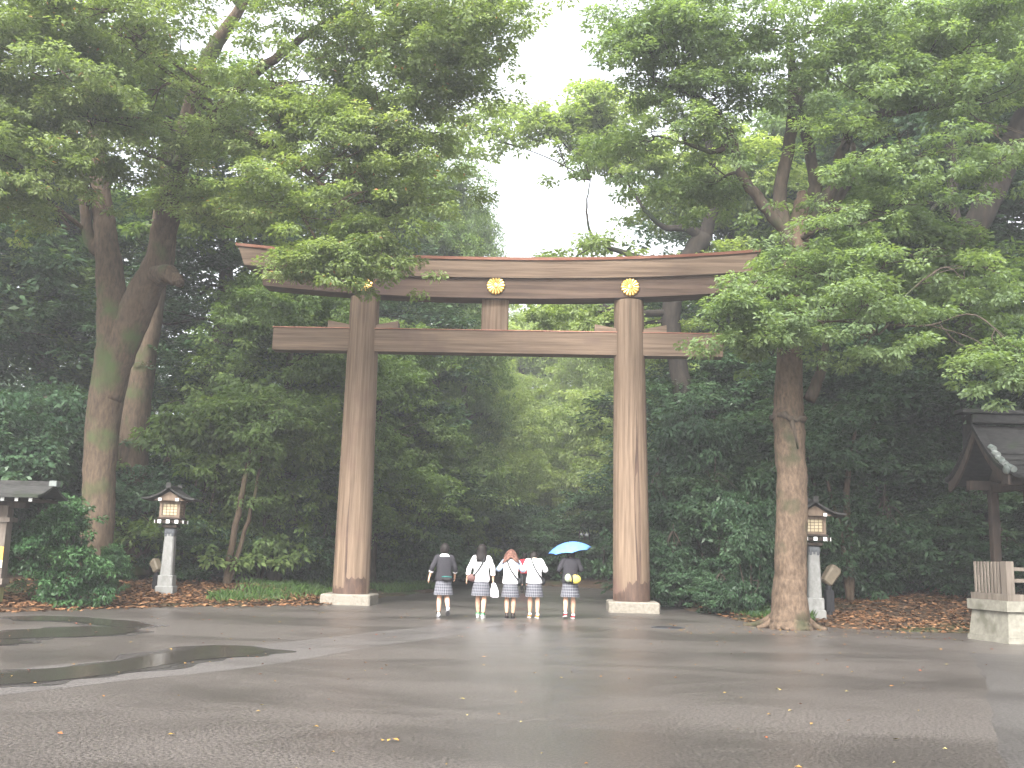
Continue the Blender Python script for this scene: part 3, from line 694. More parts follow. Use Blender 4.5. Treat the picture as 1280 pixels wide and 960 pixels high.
# ------------------------------------------------------------------ undergrowth bushes
def bush_proto(name, H, r, leaf, seed, size, layered, n_each=36, spread=.42, k=1.0):
    rng = np.random.default_rng(seed); lob = []
    for i in range(11 if layered else 8):
        a = i * 2.4 + rng.normal() * .3; z = H * (.18 + .72 * ((i * .618) % 1)); q = r * .6 * math.sqrt(((i * .37) % 1)) * (1.25 - .6 * z / H)
        rr = r * (.36 + .16 * rng.random()); fl = .42 if layered else .75
        lob.append(((q * math.cos(a), q * math.sin(a), z), (rr, rr, rr * fl), int(k * 42 * (rr * rr + 2 * rr * rr * fl))))
    stem = [[(0, 0, -.1, .05), (.05, 0, H * .3, .045), (0, .1, H * .6, .03), (.1, 0, H * .85, .012)]]
    for a in (1, 3, 5):
        stem.append([(.05 * math.cos(a), .05 * math.sin(a), -.05, .035), (.3 * r * math.cos(a), .3 * r * math.sin(a), H * .35, .03), (.5 * r * math.cos(a), .5 * r * math.sin(a), H * .7, .012)])
    return hero_tree(name, (0, 0, 0), stem, lob, M['bark_dark'], leaf, 'x', n_each, size, spread, seed, twigs=2, cat='bush')
M['leaf_gloss'] = leafmat('leaf_gloss', (.025, .06, .026), (.05, .11, .042), (.10, .18, .07), .2, .33)
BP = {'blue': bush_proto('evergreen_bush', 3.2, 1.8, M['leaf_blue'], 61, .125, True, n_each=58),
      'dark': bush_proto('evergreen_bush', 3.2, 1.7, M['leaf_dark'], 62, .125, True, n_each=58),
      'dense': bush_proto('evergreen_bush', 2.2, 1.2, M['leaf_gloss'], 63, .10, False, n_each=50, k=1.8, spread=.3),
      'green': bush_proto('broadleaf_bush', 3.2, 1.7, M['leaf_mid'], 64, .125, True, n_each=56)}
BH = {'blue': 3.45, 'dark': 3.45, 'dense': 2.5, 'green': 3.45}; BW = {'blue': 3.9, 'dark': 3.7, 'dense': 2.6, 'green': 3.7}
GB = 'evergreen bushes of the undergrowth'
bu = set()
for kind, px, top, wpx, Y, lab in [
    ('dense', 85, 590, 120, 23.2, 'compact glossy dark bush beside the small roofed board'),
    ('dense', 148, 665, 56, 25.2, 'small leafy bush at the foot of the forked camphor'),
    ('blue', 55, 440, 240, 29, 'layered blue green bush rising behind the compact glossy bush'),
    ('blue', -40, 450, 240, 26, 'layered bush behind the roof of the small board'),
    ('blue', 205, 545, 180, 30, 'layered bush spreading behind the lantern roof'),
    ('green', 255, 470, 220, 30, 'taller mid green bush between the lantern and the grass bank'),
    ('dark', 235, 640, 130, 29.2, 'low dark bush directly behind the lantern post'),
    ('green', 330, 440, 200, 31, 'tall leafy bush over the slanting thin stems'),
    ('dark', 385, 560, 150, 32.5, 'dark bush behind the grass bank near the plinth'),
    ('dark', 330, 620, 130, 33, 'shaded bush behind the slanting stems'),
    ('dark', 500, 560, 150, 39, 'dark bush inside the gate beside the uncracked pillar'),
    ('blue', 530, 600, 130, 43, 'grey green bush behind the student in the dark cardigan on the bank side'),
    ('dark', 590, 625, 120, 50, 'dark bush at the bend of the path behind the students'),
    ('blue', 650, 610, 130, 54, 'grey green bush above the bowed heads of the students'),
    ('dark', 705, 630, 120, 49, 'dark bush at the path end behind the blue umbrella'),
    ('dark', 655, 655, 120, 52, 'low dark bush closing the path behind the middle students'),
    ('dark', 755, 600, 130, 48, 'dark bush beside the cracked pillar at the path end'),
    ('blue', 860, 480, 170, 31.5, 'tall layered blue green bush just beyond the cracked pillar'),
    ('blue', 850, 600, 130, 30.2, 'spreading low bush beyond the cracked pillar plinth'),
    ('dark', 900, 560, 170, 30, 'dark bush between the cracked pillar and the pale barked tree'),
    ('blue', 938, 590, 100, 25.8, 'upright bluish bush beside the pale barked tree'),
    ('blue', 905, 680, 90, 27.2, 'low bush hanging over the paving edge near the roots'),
    ('dark', 1060, 525, 190, 28.6, 'dark airy bush over the lantern roof behind the pale barked tree'),  # from here darker leaves stand in for the shade of this wood
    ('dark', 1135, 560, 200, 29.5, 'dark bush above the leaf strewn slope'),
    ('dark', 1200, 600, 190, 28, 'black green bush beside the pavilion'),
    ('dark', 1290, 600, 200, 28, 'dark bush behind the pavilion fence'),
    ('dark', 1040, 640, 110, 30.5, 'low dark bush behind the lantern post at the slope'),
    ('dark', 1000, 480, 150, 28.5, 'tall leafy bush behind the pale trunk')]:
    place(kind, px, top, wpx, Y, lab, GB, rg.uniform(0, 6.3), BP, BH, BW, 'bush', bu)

# slanting young trees by the grass bank and thin tree by the right lantern
def sapling(name, px, py, Y, tops, label, leaf, seed, r=.09):
    p = at(px, py, Y); b = (float(p[0]), Y, gz(p[0], Y))
    st = [[(b[0], b[1], b[2] - .1, r * 1.2)] + S(*tp) for tp in tops]
    lb = [L(tp[-1][0], tp[-1][1], tp[-1][2], 1.2, .7, 90) for tp in tops]
    return hero_tree(name, b, st, lb, M['bark'], leaf, label, 34, .15, .4, seed, twigs=4)
sapling('young_tree', 284, 708, 28.6, [[(290, 680, 28.6, .09), (302, 620, 28.5, .08), (310, 580, 28.4, .06), (320, 520, 28.2, .03)], [(298, 690, 28.8, .07), (318, 620, 28.8, .05), (330, 560, 28.8, .03)]], 'young tree with two slanting stems rising from the grass bank', M['leaf_mid'], 71)
sapling('young_tree', 1062, 722, 27.5, [[(1062, 680, 27.5, .1), (1058, 620, 27.4, .085), (1064, 570, 27.2, .06), (1070, 530, 27, .03)], [(1050, 660, 27.3, .05), (1036, 610, 27.2, .04), (1028, 570, 27, .02)]], 'slim tree with a slanting side stem beside the lantern on the leaf slope', M['leaf_dark'], 72)

# far wood: one mass
def woods():
    rng = np.random.default_rng(5); P = []
    while len(P) < 5200:
        a = rng.uniform(-1.05, 1.05); d = rng.uniform(44, 105); x, y = d * math.sin(a), d * math.cos(a)
        px = 640 + F_PX * x / y
        if 500 < px < 860 and d < 98: continue
        hmax = 15 if not (500 < px < 850) else 10
        P.append((x, y, gz(x, y) + rng.uniform(.3, hmax)))
    me = leaf_mesh('far_woods', np.array(P), 26, 1.5, .6, .55, M['leaf_dark'], rng)
    tag(put(me, 'far_woods'), kind='stuff')
woods()

# ------------------------------------------------------------------ litter, grass, fallen leaves
def flat_leaves(name, X, Y, Z, size, mt, rng, tilt=.35, aspect=.5):
    K = len(X); a = rng.random(K) * 6.283
    d = np.stack([np.cos(a), np.sin(a), rng.normal(size=K) * tilt * .6], 1); s_ = np.stack([-np.sin(a), np.cos(a), rng.normal(size=K) * tilt], 1)
    L_ = size * (.6 + .8 * rng.random((K, 1))); p = np.stack([X, Y, Z], 1)
    V = np.stack([p - d * L_ / 2, p + s_ * L_ * aspect / 2 + [0, 0, .008], p + d * L_ / 2, p - s_ * L_ * aspect / 2 + [0, 0, .008]], 1)
    V[:, :, 2] = np.maximum(V[:, :, 2], (Z - .004)[:, None])
    o = put(quads(name, V, np.clip(rng.normal(.45, .25, K), 0, .93), mt), name); return tag(o, kind='stuff')
rng = np.random.default_rng(77)
def scatter(n, x0, x1, y0, y1, keep):
    X = rng.uniform(x0, x1, n); Y = rng.uniform(y0, y1, n); d = road_dist(X, Y); k = keep(X, Y, d); return X[k], Y[k]
x1, y1 = scatter(26000, -12.5, -4.5, 21, 31, lambda x, y, d: (d > -.25 + .35 * rng.normal(size=len(x))) & (rng.random(len(x)) < np.clip(1.1 - .16 * np.clip(d, 0, 9), .05, 1)))
x2, y2 = scatter(26000, 5.4, 16, 21.6, 33, lambda x, y, d: (d > -.15 + .35 * rng.normal(size=len(x))) & (rng.random(len(x)) < .8))
x3, y3 = scatter(5000, -30, 30, 18, 56, lambda x, y, d: (d > -.2) & (d < 4))
X_, Y_ = np.concatenate([x1, x2, x3]), np.concatenate([y1, y2, y3])
Zl = np.where(road_dist(X_, Y_) < 0, .0, gh(X_, Y_)) + rng.uniform(.008, .05, len(X_))
flat_leaves('leaf_litter', X_, Y_, Zl, .115, M['litter'], rng)
# leaves lying on the wet paving
xa = rng.uniform(-11, 11, 420); ya = 6 + 20 * rng.random(420) ** 1.2; ok = road_dist(xa, ya) < -.2; xa, ya = xa[ok], ya[ok]
xb = rng.uniform(3.5, 9, 160); yb = rng.uniform(20, 22.6, 160)
xa, ya = np.concatenate([xa, xb]), np.concatenate([ya, yb])
flat_leaves('fallen_leaves', xa, ya, np.full(len(xa), .014), .048, M['fallen'], rng, .15, .55)

def grass():
    n = 70000
    xg, yg = scatter(n, -7.6, -1.5, 25.6, 42, lambda x, y, d: (d > .25) & (d < 5) & (np.sin(1.7 * x) + np.sin(1.3 * y) + rng.normal(size=len(x)) * .7 > -.1))
    xh, yh = scatter(5000, 5.2, 7.2, 23.4, 28, lambda x, y, d: (d > .15) & (d < 1.6))
    xi, yi = scatter(6000, 4.6, 9, 27, 44, lambda x, y, d: (d > .1) & (d < 1.2))
    X, Y = np.concatenate([xg, xh, xi]), np.concatenate([yg, yh, yi]); K = len(X)
    Z = gh(X, Y); a = rng.random(K) * 6.283; h = rng.uniform(.05, .16, K) * (1 + .9 * np.clip(np.sin(3.1 * X + 1.7 * np.sin(2.3 * Y)) * np.sin(2.7 * Y), 0, 1))
    b = np.stack([X, Y, Z], 1); s_ = np.stack([np.cos(a), np.sin(a), 0 * a], 1) * .007
    lean = np.stack([np.cos(a * 3.7), np.sin(a * 3.7), 0 * a], 1) * (h * .5)[:, None]
    up = np.stack([0 * h, 0 * h, h], 1)
    V = np.stack([b - s_, b + s_, b + up + lean + s_ * .2, b + up * .6 + lean * .3 - s_], 1)
    tag(put(quads('grass', V, np.clip(rng.normal(.5, .22, K), 0, .93), M['blade']), 'grass'), kind='stuff')
grass()

# ------------------------------------------------------------------ stone lanterns
def curved_roof(mb, hw, hd, z_e, z_r, n=12, th=.05, flare=.10, m=0, c=(0, 0)):
    """gabled roof, ridge along y, concave slopes with upturned eaves"""
    prof = []
    for i in range(-n, n + 1):
        k = abs(i) / n; z = z_e + (z_r - z_e) * (1 - k) ** 1.75
        prof.append((i / n * hw, z + flare * .25 * k ** 6))
    rows = []
    for y in (-hd, -hd * .5, 0, hd * .5, hd):
        up = flare * .3 * (abs(y) / hd) ** 3
        top = [(c[0] + x, c[1] + y, z + up) for x, z in prof]; bot = [(c[0] + x, c[1] + y, z + up - th) for x, z in reversed(prof)]
        rows.append(top + bot)
    mb.loft(rows, m)

def make_lantern():
    t = empty('stone_lantern', (0, 0, 0))
    p = MB(); p.bbox((0, 0, .10), (.50, .50, .30), .02); p.bbox((0, 0, .40), (.42, .42, .30), .02)
    p.build('post_base', M['concrete'], t)
    p = MB()
    a, b_ = .165, .135
    rr = []
    for z, w_ in ((.55, a), (1.15, (a + b_) / 2), (1.72, b_)):
        c_ = .035; rr.append([(-w_ + c_, -w_, z), (w_ - c_, -w_, z), (w_, -w_ + c_, z), (w_, w_ - c_, z), (w_ - c_, w_, z), (-w_ + c_, w_, z), (-w_, w_ - c_, z), (-w_, -w_ + c_, z)])
    p.loft(rr); p.build('post', M['concrete'], t)
    k = MB(); k.bbox((0, 0, 1.80), (.31, .31, .16), .03)
    for s in range(4):
        for j in (-1, 0, 1):
            x, y = j * .09, -.1375; an = s * math.pi / 2
            k.box((x * math.cos(an) - y * math.sin(an), x * math.sin(an) + y * math.cos(an), 1.70 - .02 * (j != 0)), (.055, .012, .09), an)
    k.build('collar', M['iron'], t)
    q = MB(); q.bbox((0, 0, 1.93), (.42, .42, .09), .02); q.box((0, 0, 2.145), (.66, .60, .05))
    for j in (-.24, 0, .24): q.box((j, 0, 2.05), (.085, .74, .085)); 
    for j in (-.24, .24): q.box((0, j, 2.046), (.78, .085, .083))
    br = q.build('bracket', M['dark_wood'], t)
    for j in (-.24, 0, .24):
        for s in (-1, 1):
            z = MB(); z.box((j, s * .3765, 2.05), (.095, .013, .095)); z.build('beam_cap', M['white'], br)
    for j in (-.24, .24):
        for s in (-1, 1):
            z = MB(); z.box((s * .3965, j, 2.046), (.013, .095, .095)); z.build('beam_cap', M['white'], br)
    # lamp box
    f = MB()
    for sx in (-1, 1):
        for sy in (-1, 1): f.box((sx * .25, sy * .25, 2.40), (.07, .07, .46))
    f.box((0, 0, 2.60), (.60, .60, .07)); f.box((0, 0, 2.195), (.56, .56, .05))
    fr = f.build('lamp_frame', M['brown_wood'], t)
    for s in range(4):
        an = s * math.pi / 2; pn = MB()
        x, y = 0, -.238; pn.box((x * math.cos(an) - y * math.sin(an), x * math.sin(an) + y * math.cos(an), 2.395), (.43, .01, .34), an)
        lb = pn.build('pane', M['paper'], fr)
        lt = MB()
        for j in range(5):
            xx = -.20 + .10 * j; yy = -.249; lt.box((xx * math.cos(an) - yy * math.sin(an), xx * math.sin(an) + yy * math.cos(an), 2.395), (.014, .012, .34), an)
        for j in range(5):
            yy = -.2505; lt.box((-yy * math.sin(an), yy * math.cos(an), 2.235 + .08 * j), (.43, .012, .012), an)
        lt.build('lattice', M['brown_wood'], fr)
    r = MB(); curved_roof(r, .74, .56, 2.665, 3.00, th=.05)
    rf = r.build('roof', M['roof'], t)
    rd = MB(); rd.bbox((0, 0, 3.02), (.10, 1.20, .09), .02); rd.box((0, -.605, 3.06), (.13, .03, .15)); rd.box((0, .605, 3.06), (.13, .03, .15)); rd.build('ridge', M['roof'], rf)
    gbm = MB()
    for y in (-.40, .40): gbm.add([(-.44, y - .01, 2.637), (.44, y - .01, 2.637), (0, y - .01, 2.90), (-.44, y + .01, 2.637), (.44, y + .01, 2.637), (0, y + .01, 2.90)], [(0, 1, 2), (5, 4, 3), (0, 3, 4, 1), (1, 4, 5, 2), (2, 5, 3, 0)])
    gbm.box((-.24, 0, 2.665), (.07, .96, .06)); gbm.box((.24, 0, 2.665), (.07, .96, .06))
    gbm.build('gable', M['brown_wood'], rf)
    for j in (-.24, .24):
        for s in (-1, 1):
            z = MB(); z.box((j, s * .4865, 2.665), (.09, .013, .075)); z.build('rafter_cap', M['white'], rf)
    return t
p = at(207, 744, 26.3)
l1 = make_lantern(); l1.location = (p[0], 26.3, gz(p[0], 26.3) - .03); l1.rotation_euler = (0, 0, R(3)); l1.scale = (.91,) * 3
tag(l1, 'stone post lantern standing clear on fallen leaves beside the forked camphor', 'lantern', 'stone lanterns flanking the gate')
l2 = copy_tree(l1); p = at(1019, 775, 24.2); l2.location = (p[0], 24.2, gz(p[0], 24.2) - .03); l2.rotation_euler = (0, 0, R(-8)); l2.scale = (.92,) * 3
l2['label'] = 'stone post lantern half hidden behind the pale barked trunk'

# small hooded floodlights on posts
def make_flood():
    t = empty('garden_floodlight', (0, 0, 0))
    p = MB(); p.tube([(0, 0, -.05), (0, 0, .78)], .075, 10); p.box((0, 0, .36), (.2, .14, .5)); p.build('post', M['rubber'], t)
    h = MB(); mt = Matrix.Rotation(R(35), 3, 'Y')
    rr = []
    for z, w_ in ((-.24, .09), (-.2, .13), (.16, .15), (.25, .11)):
        rr.append([tuple(mt @ Vector((x * w_, y * w_, z)) + Vector((.05, 0, .96))) for x, y in ((-1, -.7), (-.7, -1), (.7, -1), (1, -.7), (1, .7), (.7, 1), (-.7, 1), (-1, .7))])
    h.loft(rr); h.build('lamp_head', M['bulb_shell'], t)
    b = MB(); b.tube([(0, 0, .76), (.03, 0, .86)], .03, 8); b.build('bracket', M['rubber'], t)
    return t
p = at(1037, 772, 24.5); f1 = make_flood(); f1.location = (p[0], 24.5, gz(p[0], 24.5)); f1.rotation_euler = (0, 0, R(10))
tag(f1, 'tan tilted floodlight head on a dark post beside the half hidden lantern', 'floodlight', 'garden floodlights by the lanterns')
f2 = copy_tree(f1); p = at(194, 738, 26.8); f2.location = (p[0], 26.8, gz(p[0], 26.8) - .05); f2.rotation_euler = (0, 0, R(150)); f2.scale = (.75, .75, .75)
f2['label'] = 'dim floodlight on a dark post close behind the clear standing lantern'

# ------------------------------------------------------------------ small roofed board at the left edge
def make_board():
    t = empty('roofed_notice_board', (-12.3, 22.0, gz(-12.3, 22.0)))
    oz = t.location.z
    def bx(mb, x, y, z, dx, dy, dz): mb.box((x, y, z - oz), (dx, dy, dz)); return mb
    for x in (-11.03 + 12.3, -13.6 + 12.3):
        p = MB(); bx(p, x, 0, 1.35, .26, .26, 1.75); po = p.build('post', M['grey_wood'], t)
        p = MB(); bx(p, x, 0, .25 + oz / 2, .22, .22, .50 - oz); p.build('post_foot', M['mossy_wood'], po)
        p = MB(); bx(p, x, 0, 1.92, .42, .36, .10); p.build('collar', M['grey_wood'], po)
        p = MB(); bx(p, x, 0, .60, .36, .32, .13); p.build('collar', M['grey_wood'], po)
    p = MB(); bx(p, -11.03 + 12.3, -.142, 1.20, .27, .022, .28); p.build('sign', M['orange'], t)
    p = MB(); bx(p, -11.03 + 12.3, -.142, .975, .27, .022, .16); p.build('sign', M['cream'], t)
    p = MB(); bx(p, 0, 0, 1.42, 2.30, .06, .80); p.build('board_panel', M['brown_wood'], t)
    p = MB(); bx(p, 0, 0, 2.25, 3.5, .2, .14)
    for i in range(15): bx(p, -2.1 + .3 * i, 0, 2.345, .07, 1.24, .07)
    rfm = p.build('rafters', M['dark_wood'], t)
    for i in range(15):
        q = MB(); bx(q, -2.1 + .3 * i, -.627, 2.345, .075, .014, .075); q.build('rafter_cap', M['white'], rfm)
    r = MB(); rows = []
    for x in (-2.35, 2.3):
        pr = []
        for i in range(-6, 7):
            k = abs(i) / 6; pr.append((x, i / 6 * .74, 2.44 - oz + .27 * (1 - k) ** 1.4))
        rows.append(pr + [(x, y, z - .055) for (_, y, z) in reversed(pr)])
    r.loft(rows); rf = r.build('roof', M['roof'], t)
    q = MB(); bx(q, 0, 0, 2.725, 4.5, .16, .10); q.build('ridge', M['roof'], rf)
    for s in (-1, 1):
        q = MB(); bx(q, s * 2.30, 0, 2.73, .16, .20, .12); q.build('ridge_cap', M['patina'], rf)
    return tag(t, 'small shingle roofed wooden board with an orange and cream notice on its post', 'notice board')
make_board()

# ------------------------------------------------------------------ pavilion and its fence at the other edge
def make_pavilion():
    t = empty('roofed_pavilion', (13.42, 23.3, -.05))
    for x in (-1.72, 1.9):
        for y in (-.85, .85):
            p = MB(); p.bbox((x, y, 1.75), (.20, .20, 3.5), .02); p.build('column', M['dark_wood'], t)
    p = MB()
    for y in (-.85, .85): p.box((0, y, 3.42), (4.6, .18, .22))
    for x in (-1.72, 1.9): p.box((x, 0, 3.34), (.16, 2.4, .2))
    bm_ = p.build('beam', M['dark_wood'], t)
    for s in (-.85,):
        q = MB(); q.tube([(-1.60, s - .28, 3.43), (-1.60, s - .30, 3.43)], .09, 12); q.build('beam_cap', M['white'], bm_)
    # concave slopes, ridge along x, pulled slightly out at the gable
    r = MB(); rows = []; prof = []
    for i in range(-10, 11):
        k = abs(i) / 10; prof.append((i / 10 * 1.55, 3.53 + 1.25 * (1 - k) ** 1.55))
    for x in (-2.55, -2.3, 0, 2.3, 2.9):
        u = .12 if x in (-2.55, 2.9) else 0
        rows.append([(x, y, z + u * (.4 + .6 * abs(y) / 1.55)) for y, z in prof] + [(x, y, z + u * (.4 + .6 * abs(y) / 1.55) - .10) for y, z in reversed(prof)])
    r.loft(rows); rf = r.build('roof', M['roof_shaded'], t)
    q = MB(); q.bbox((.15, 0, 4.93), (5.5, .34, .22), .03); q.build('ridge', M['roof_shaded'], rf)
    q = MB(); q.bbox((.10, 0, 5.09), (5.9, .46, .09), .02); q.build('ridge', M['roof_shaded'], rf)
    for zz in (0, 1, 2):
        q = MB(); kz = .45 + .12 * zz; yy = -1.55 * kz; z = 3.53 + 1.25 * (1 - kz) ** 1.55 + .02
        q.box((.25, yy, z), (5.1, .05, .035)); q.build('batten', M['roof_shaded'], rf)
    for i in range(6):
        k = .42 + .11 * i; z = 3.53 + 1.25 * (1 - k) ** 1.55
        q = MB(); q.tube([(-2.40, -1.55 * k - .08, z + .07), (-2.40, -1.55 * k + .08, z + .13)], .075, 8); q.build('verge_tile', M['patina'], rf)
    q = MB(); q.ball((-2.53, -1.50, 3.60), (.06, .12, .10)); q.build('finial', M['patina'], rf)
    # gable: bargeboards and pendant
    gq = MB()
    for s in (-1, 1):
        pts = []
        for i in range(11):
            k = i / 10; pts.append((-2.50, s * 1.5 * k, 3.46 + 1.22 * (1 - k) ** 1.55))
        tops = [(-2.46, p_[1], p_[2] + .1) for p_ in pts]
        gq.loft([[(p_[0], p_[1], p_[2] + .09), (p_[0] + .05, p_[1], p_[2] + .09), (p_[0] + .05, p_[1], p_[2] - .18), (p_[0], p_[1], p_[2] - .18)] for p_ in pts])
    gq.build('bargeboard', M['dark_wood'], rf)
    gq = MB(); gq.add([(-1.75, -1.0, 3.5), (-1.75, 1.0, 3.5), (-1.75, 0, 4.6), (-1.70, -1.0, 3.5), (-1.70, 1.0, 3.5), (-1.70, 0, 4.6)], [(0, 2, 1), (3, 4, 5), (0, 1, 4, 3), (1, 2, 5, 4), (2, 0, 3, 5)])
    gq.build('gable_wall', M['dark_wood'], rf)
    return tag(t, 'shaded tile roofed wooden pavilion with a steep gable under the leaning tree', 'pavilion')
make_pavilion()

def make_fence():
    c0 = Vector((9.66, 19.6, 0)); ang = math.atan2(20.75 - 19.6, 9.46 - 9.66)
    t = empty('stone_based_fence', c0); 
    # side face runs away from the camera, front face runs to the right; local frame in world axes
    d = Vector((math.cos(ang), math.sin(ang), 0)); e = Vector((1, .10, 0)).normalized()
    def prism(o, a, b, z0, z1, mt, par=t, nm='part', k0=0.0, k1=0.0):
        """parallelogram block: a along the front, b along the side"""
        mb = MB(); vs_ = []
        for z, k in ((z0, k0), (z1, k1)):
            for u, v in ((-k, -k), (a + k, -k), (a + k, b + k), (-k, b + k)):
                q = o + e * u + d * v; vs_.append((q.x, q.y, z))
        mb.add(vs_, [(3, 2, 1, 0), (4, 5, 6, 7), (0, 1, 5, 4), (1, 2, 6, 5), (2, 3, 7, 6), (3, 0, 4, 7)])
        return mb.build(nm, mt, par)
    O = Vector((0, 0, 0)); W_, D_ = 5.0, 1.18
    st = prism(O, W_, D_, -.02, .10, M['limestone'], nm='base_step', k0=.05, k1=.04)
    prism(O, W_, D_, .103, .60, M['limestone'], nm='stone_base', k0=.02, k1=-.03)
    prism(O, W_, D_, .60, .80, M['limestone'], nm='capstone', k0=.03, k1=.03)
    I = O + e * .05 + d * .05
    prism(I, W_, .14, .803, .93, M['grey_wood'], nm='sill')
    prism(I + d * .143, .14, 1.0, .803, .93, M['grey_wood'], nm='sill')
    prism(I + e * .0 + d * .0, .16, .16, .933, 1.56, M['grey_wood'], nm='fence_post')
    for i in range(9):
        prism(I + d * (.20 + .104 * i) + e * .05, .022, .05, .933, 1.55, M['grey_wood'], nm='slat')
    for z in (1.16, 1.38): prism(I + e * .163 + d * .05, W_ - .3, .05, z, z + .07, M['grey_wood'], nm='rail')
    for i in range(1, 4): prism(I + e * 1.5 * i, .14, .14, .933, 1.56, M['grey_wood'], nm='fence_post')
    return tag(t, 'low slatted wooden fence on a pale stone base below the pavilion', 'fence')
make_fence()

# drain cover on the paving
x, y = gp(835, 785); t = empty('drain_cover', (x, y, .004)); tag(t, 'dark iron drain cover set in the paving near the pale barked tree', 'drain cover')
q = MB(); q.rings([(0, .36, .30), (.012, .36, .30), (.012, .33, .27), (.006, .32, .26)], 28); q.build('rim', M['iron'], t)
q = MB()
for i in range(7): q.box((0, -.2 + .066 * i, .009), (.5 * math.sqrt(max(.1, 1 - ((i - 3) / 3.6) ** 2)) + .06, .03, .012))
q.build('grating', M['rubber'], t)

# ------------------------------------------------------------------ the students
SK = mat('skin', (.55, .33, .23), (.60, .37, .26), .55, 8)
HAIR = mat('hair_black', (.007, .006, .006), (.02, .015, .013), .6, 30, (1, 1, .1), spec=.2)
CARD = mat('cardigan_knit', (.022, .021, .026), (.038, .036, .041), .9, 60)
BLOUSE = mat('white_cotton', (.80, .79, .80), (.86, .85, .86), .8, 20)
PINKISH = mat('pale_pink_cotton', (.78, .70, .74), (.84, .77, .80), .8, 20)
PALEBLUE = mat('pale_blue_cotton', (.42, .52, .68), (.48, .58, .74), .8, 20)
SOCK = mat('black_sock', (.015, .015, .018), rough=.9)
def cloth(n, c, r=.6): return mat(n, c, tuple(min(1, k * 1.2 + .01) for k in c), r, 14)
WHITE_SHOE = cloth('white_trainer', (.7, .7, .7)); GREEN = cloth('green_trim', (.08, .42, .12)); BLACKSHOE = cloth('black_leather', (.03, .022, .02), .4)
ORANGE_SHOE = cloth('orange_trainer', (.65, .24, .05)); RED_SHOE = cloth('red_trainer', (.45, .03, .04)); SOLE = cloth('sole', (.6, .58, .55)); GREYSOLE = cloth('grey_sole', (.2, .2, .21))
RED = cloth('red_jacket', (.5, .03, .05)); TEAL = cloth('teal_trim', (.02, .12, .11)); BLACK = cloth('black_nylon', (.02, .02, .022)); BROWNBAG = cloth('brown_leather', (.10, .05, .045)); YELLOW = cloth('yellow_nylon', (.62, .50, .10)); GREYPATCH = cloth('grey_green_patch', (.28, .32, .22))
PLASTIC = cloth('white_plastic', (.78, .77, .82), .4); DENIM = cloth('dark_trousers', (.03, .03, .035))
SCARF = mat('brown_check_cloth', (.07, .033, .026), (.19, .10, .075), .85, 22, (1, 1, 1), lo=.45, hi=.55)
UMB = cloth('blue_nylon', (.10, .24, .60), .6)
def plaid():
    m, t, b = nodes('plaid_wool'); N = t.nodes.new; Lk = t.links.new
    tc = N('ShaderNodeTexCoord'); sp = N('ShaderNodeSeparateXYZ'); Lk(tc.outputs['Object'], sp.inputs[0])
    at2 = N('ShaderNodeMath'); at2.operation = 'ARCTAN2'; Lk(sp.outputs['Y'], at2.inputs[0]); Lk(sp.outputs['X'], at2.inputs[1])
    def band(src, f, ph, wd):
        a = N('ShaderNodeMath'); a.operation = 'MULTIPLY_ADD'; a.inputs[1].default_value = f; a.inputs[2].default_value = ph; Lk(src, a.inputs[0])
        fr = N('ShaderNodeMath'); fr.operation = 'FRACT'; Lk(a.outputs[0], fr.inputs[0])
        lt = N('ShaderNodeMath'); lt.operation = 'LESS_THAN'; lt.inputs[1].default_value = wd; Lk(fr.outputs[0], lt.inputs[0]); return lt.outputs[0]
    col = None
    def over(colA, fac, c):
        mx = N('ShaderNodeMix'); mx.data_type = 'RGBA'; mx.inputs['B'].default_value = (*c, 1)
        if colA is None: mx.inputs['A'].default_value = (.07, .073, .088, 1)
        else: Lk(colA, mx.inputs['A'])
        s = N('ShaderNodeMath'); s.operation = 'MULTIPLY'; s.inputs[1].default_value = .6; Lk(fac, s.inputs[0]); Lk(s.outputs[0], mx.inputs['Factor']); return mx.outputs['Result']
    col = over(col, band(at2.outputs[0], 24 / 6.283, 0, .45), (.03, .03, .04))
    col = over(col, band(sp.outputs['Z'], 16, 0, .45), (.03, .03, .04))
    col = over(col, band(at2.outputs[0], 24 / 6.283, .3, .2), (.27, .27, .29))
    col = over(col, band(sp.outputs['Z'], 16, .35, .2), (.27, .27, .29))
    Lk(col, b.inputs['Base Color']); b.inputs['Roughness'].default_value = .9
    return m
PLAID = plaid()

def skin_body(name, V, E, rad, parent):
    me = bpy.data.meshes.new(name); me.from_pydata([tuple(v) for v in V], E, [])
    o = bpy.data.objects.new(name, me); C.objects.link(o)
    s = o.modifiers.new('skin', 'SKIN'); o.modifiers.new('sub', 'SUBSURF').levels = 1
    sk = me.skin_vertices[0].data
    for i, r in enumerate(rad): sk[i].radius = (r[0], r[1]) if isinstance(r, tuple) else (r, r); sk[i].use_root = (i == 0)
    bpy.context.view_layer.update()
    dg = bpy.context.evaluated_depsgraph_get()
    nm = bpy.data.meshes.new_from_object(o.evaluated_get(dg)); 
    bpy.data.objects.remove(o); 
    return nm

def mesh_into(mb, me):
    mb.add([tuple(v.co) for v in me.vertices], [tuple(p.vertices) for p in me.polygons]); bpy.data.meshes.remove(me)

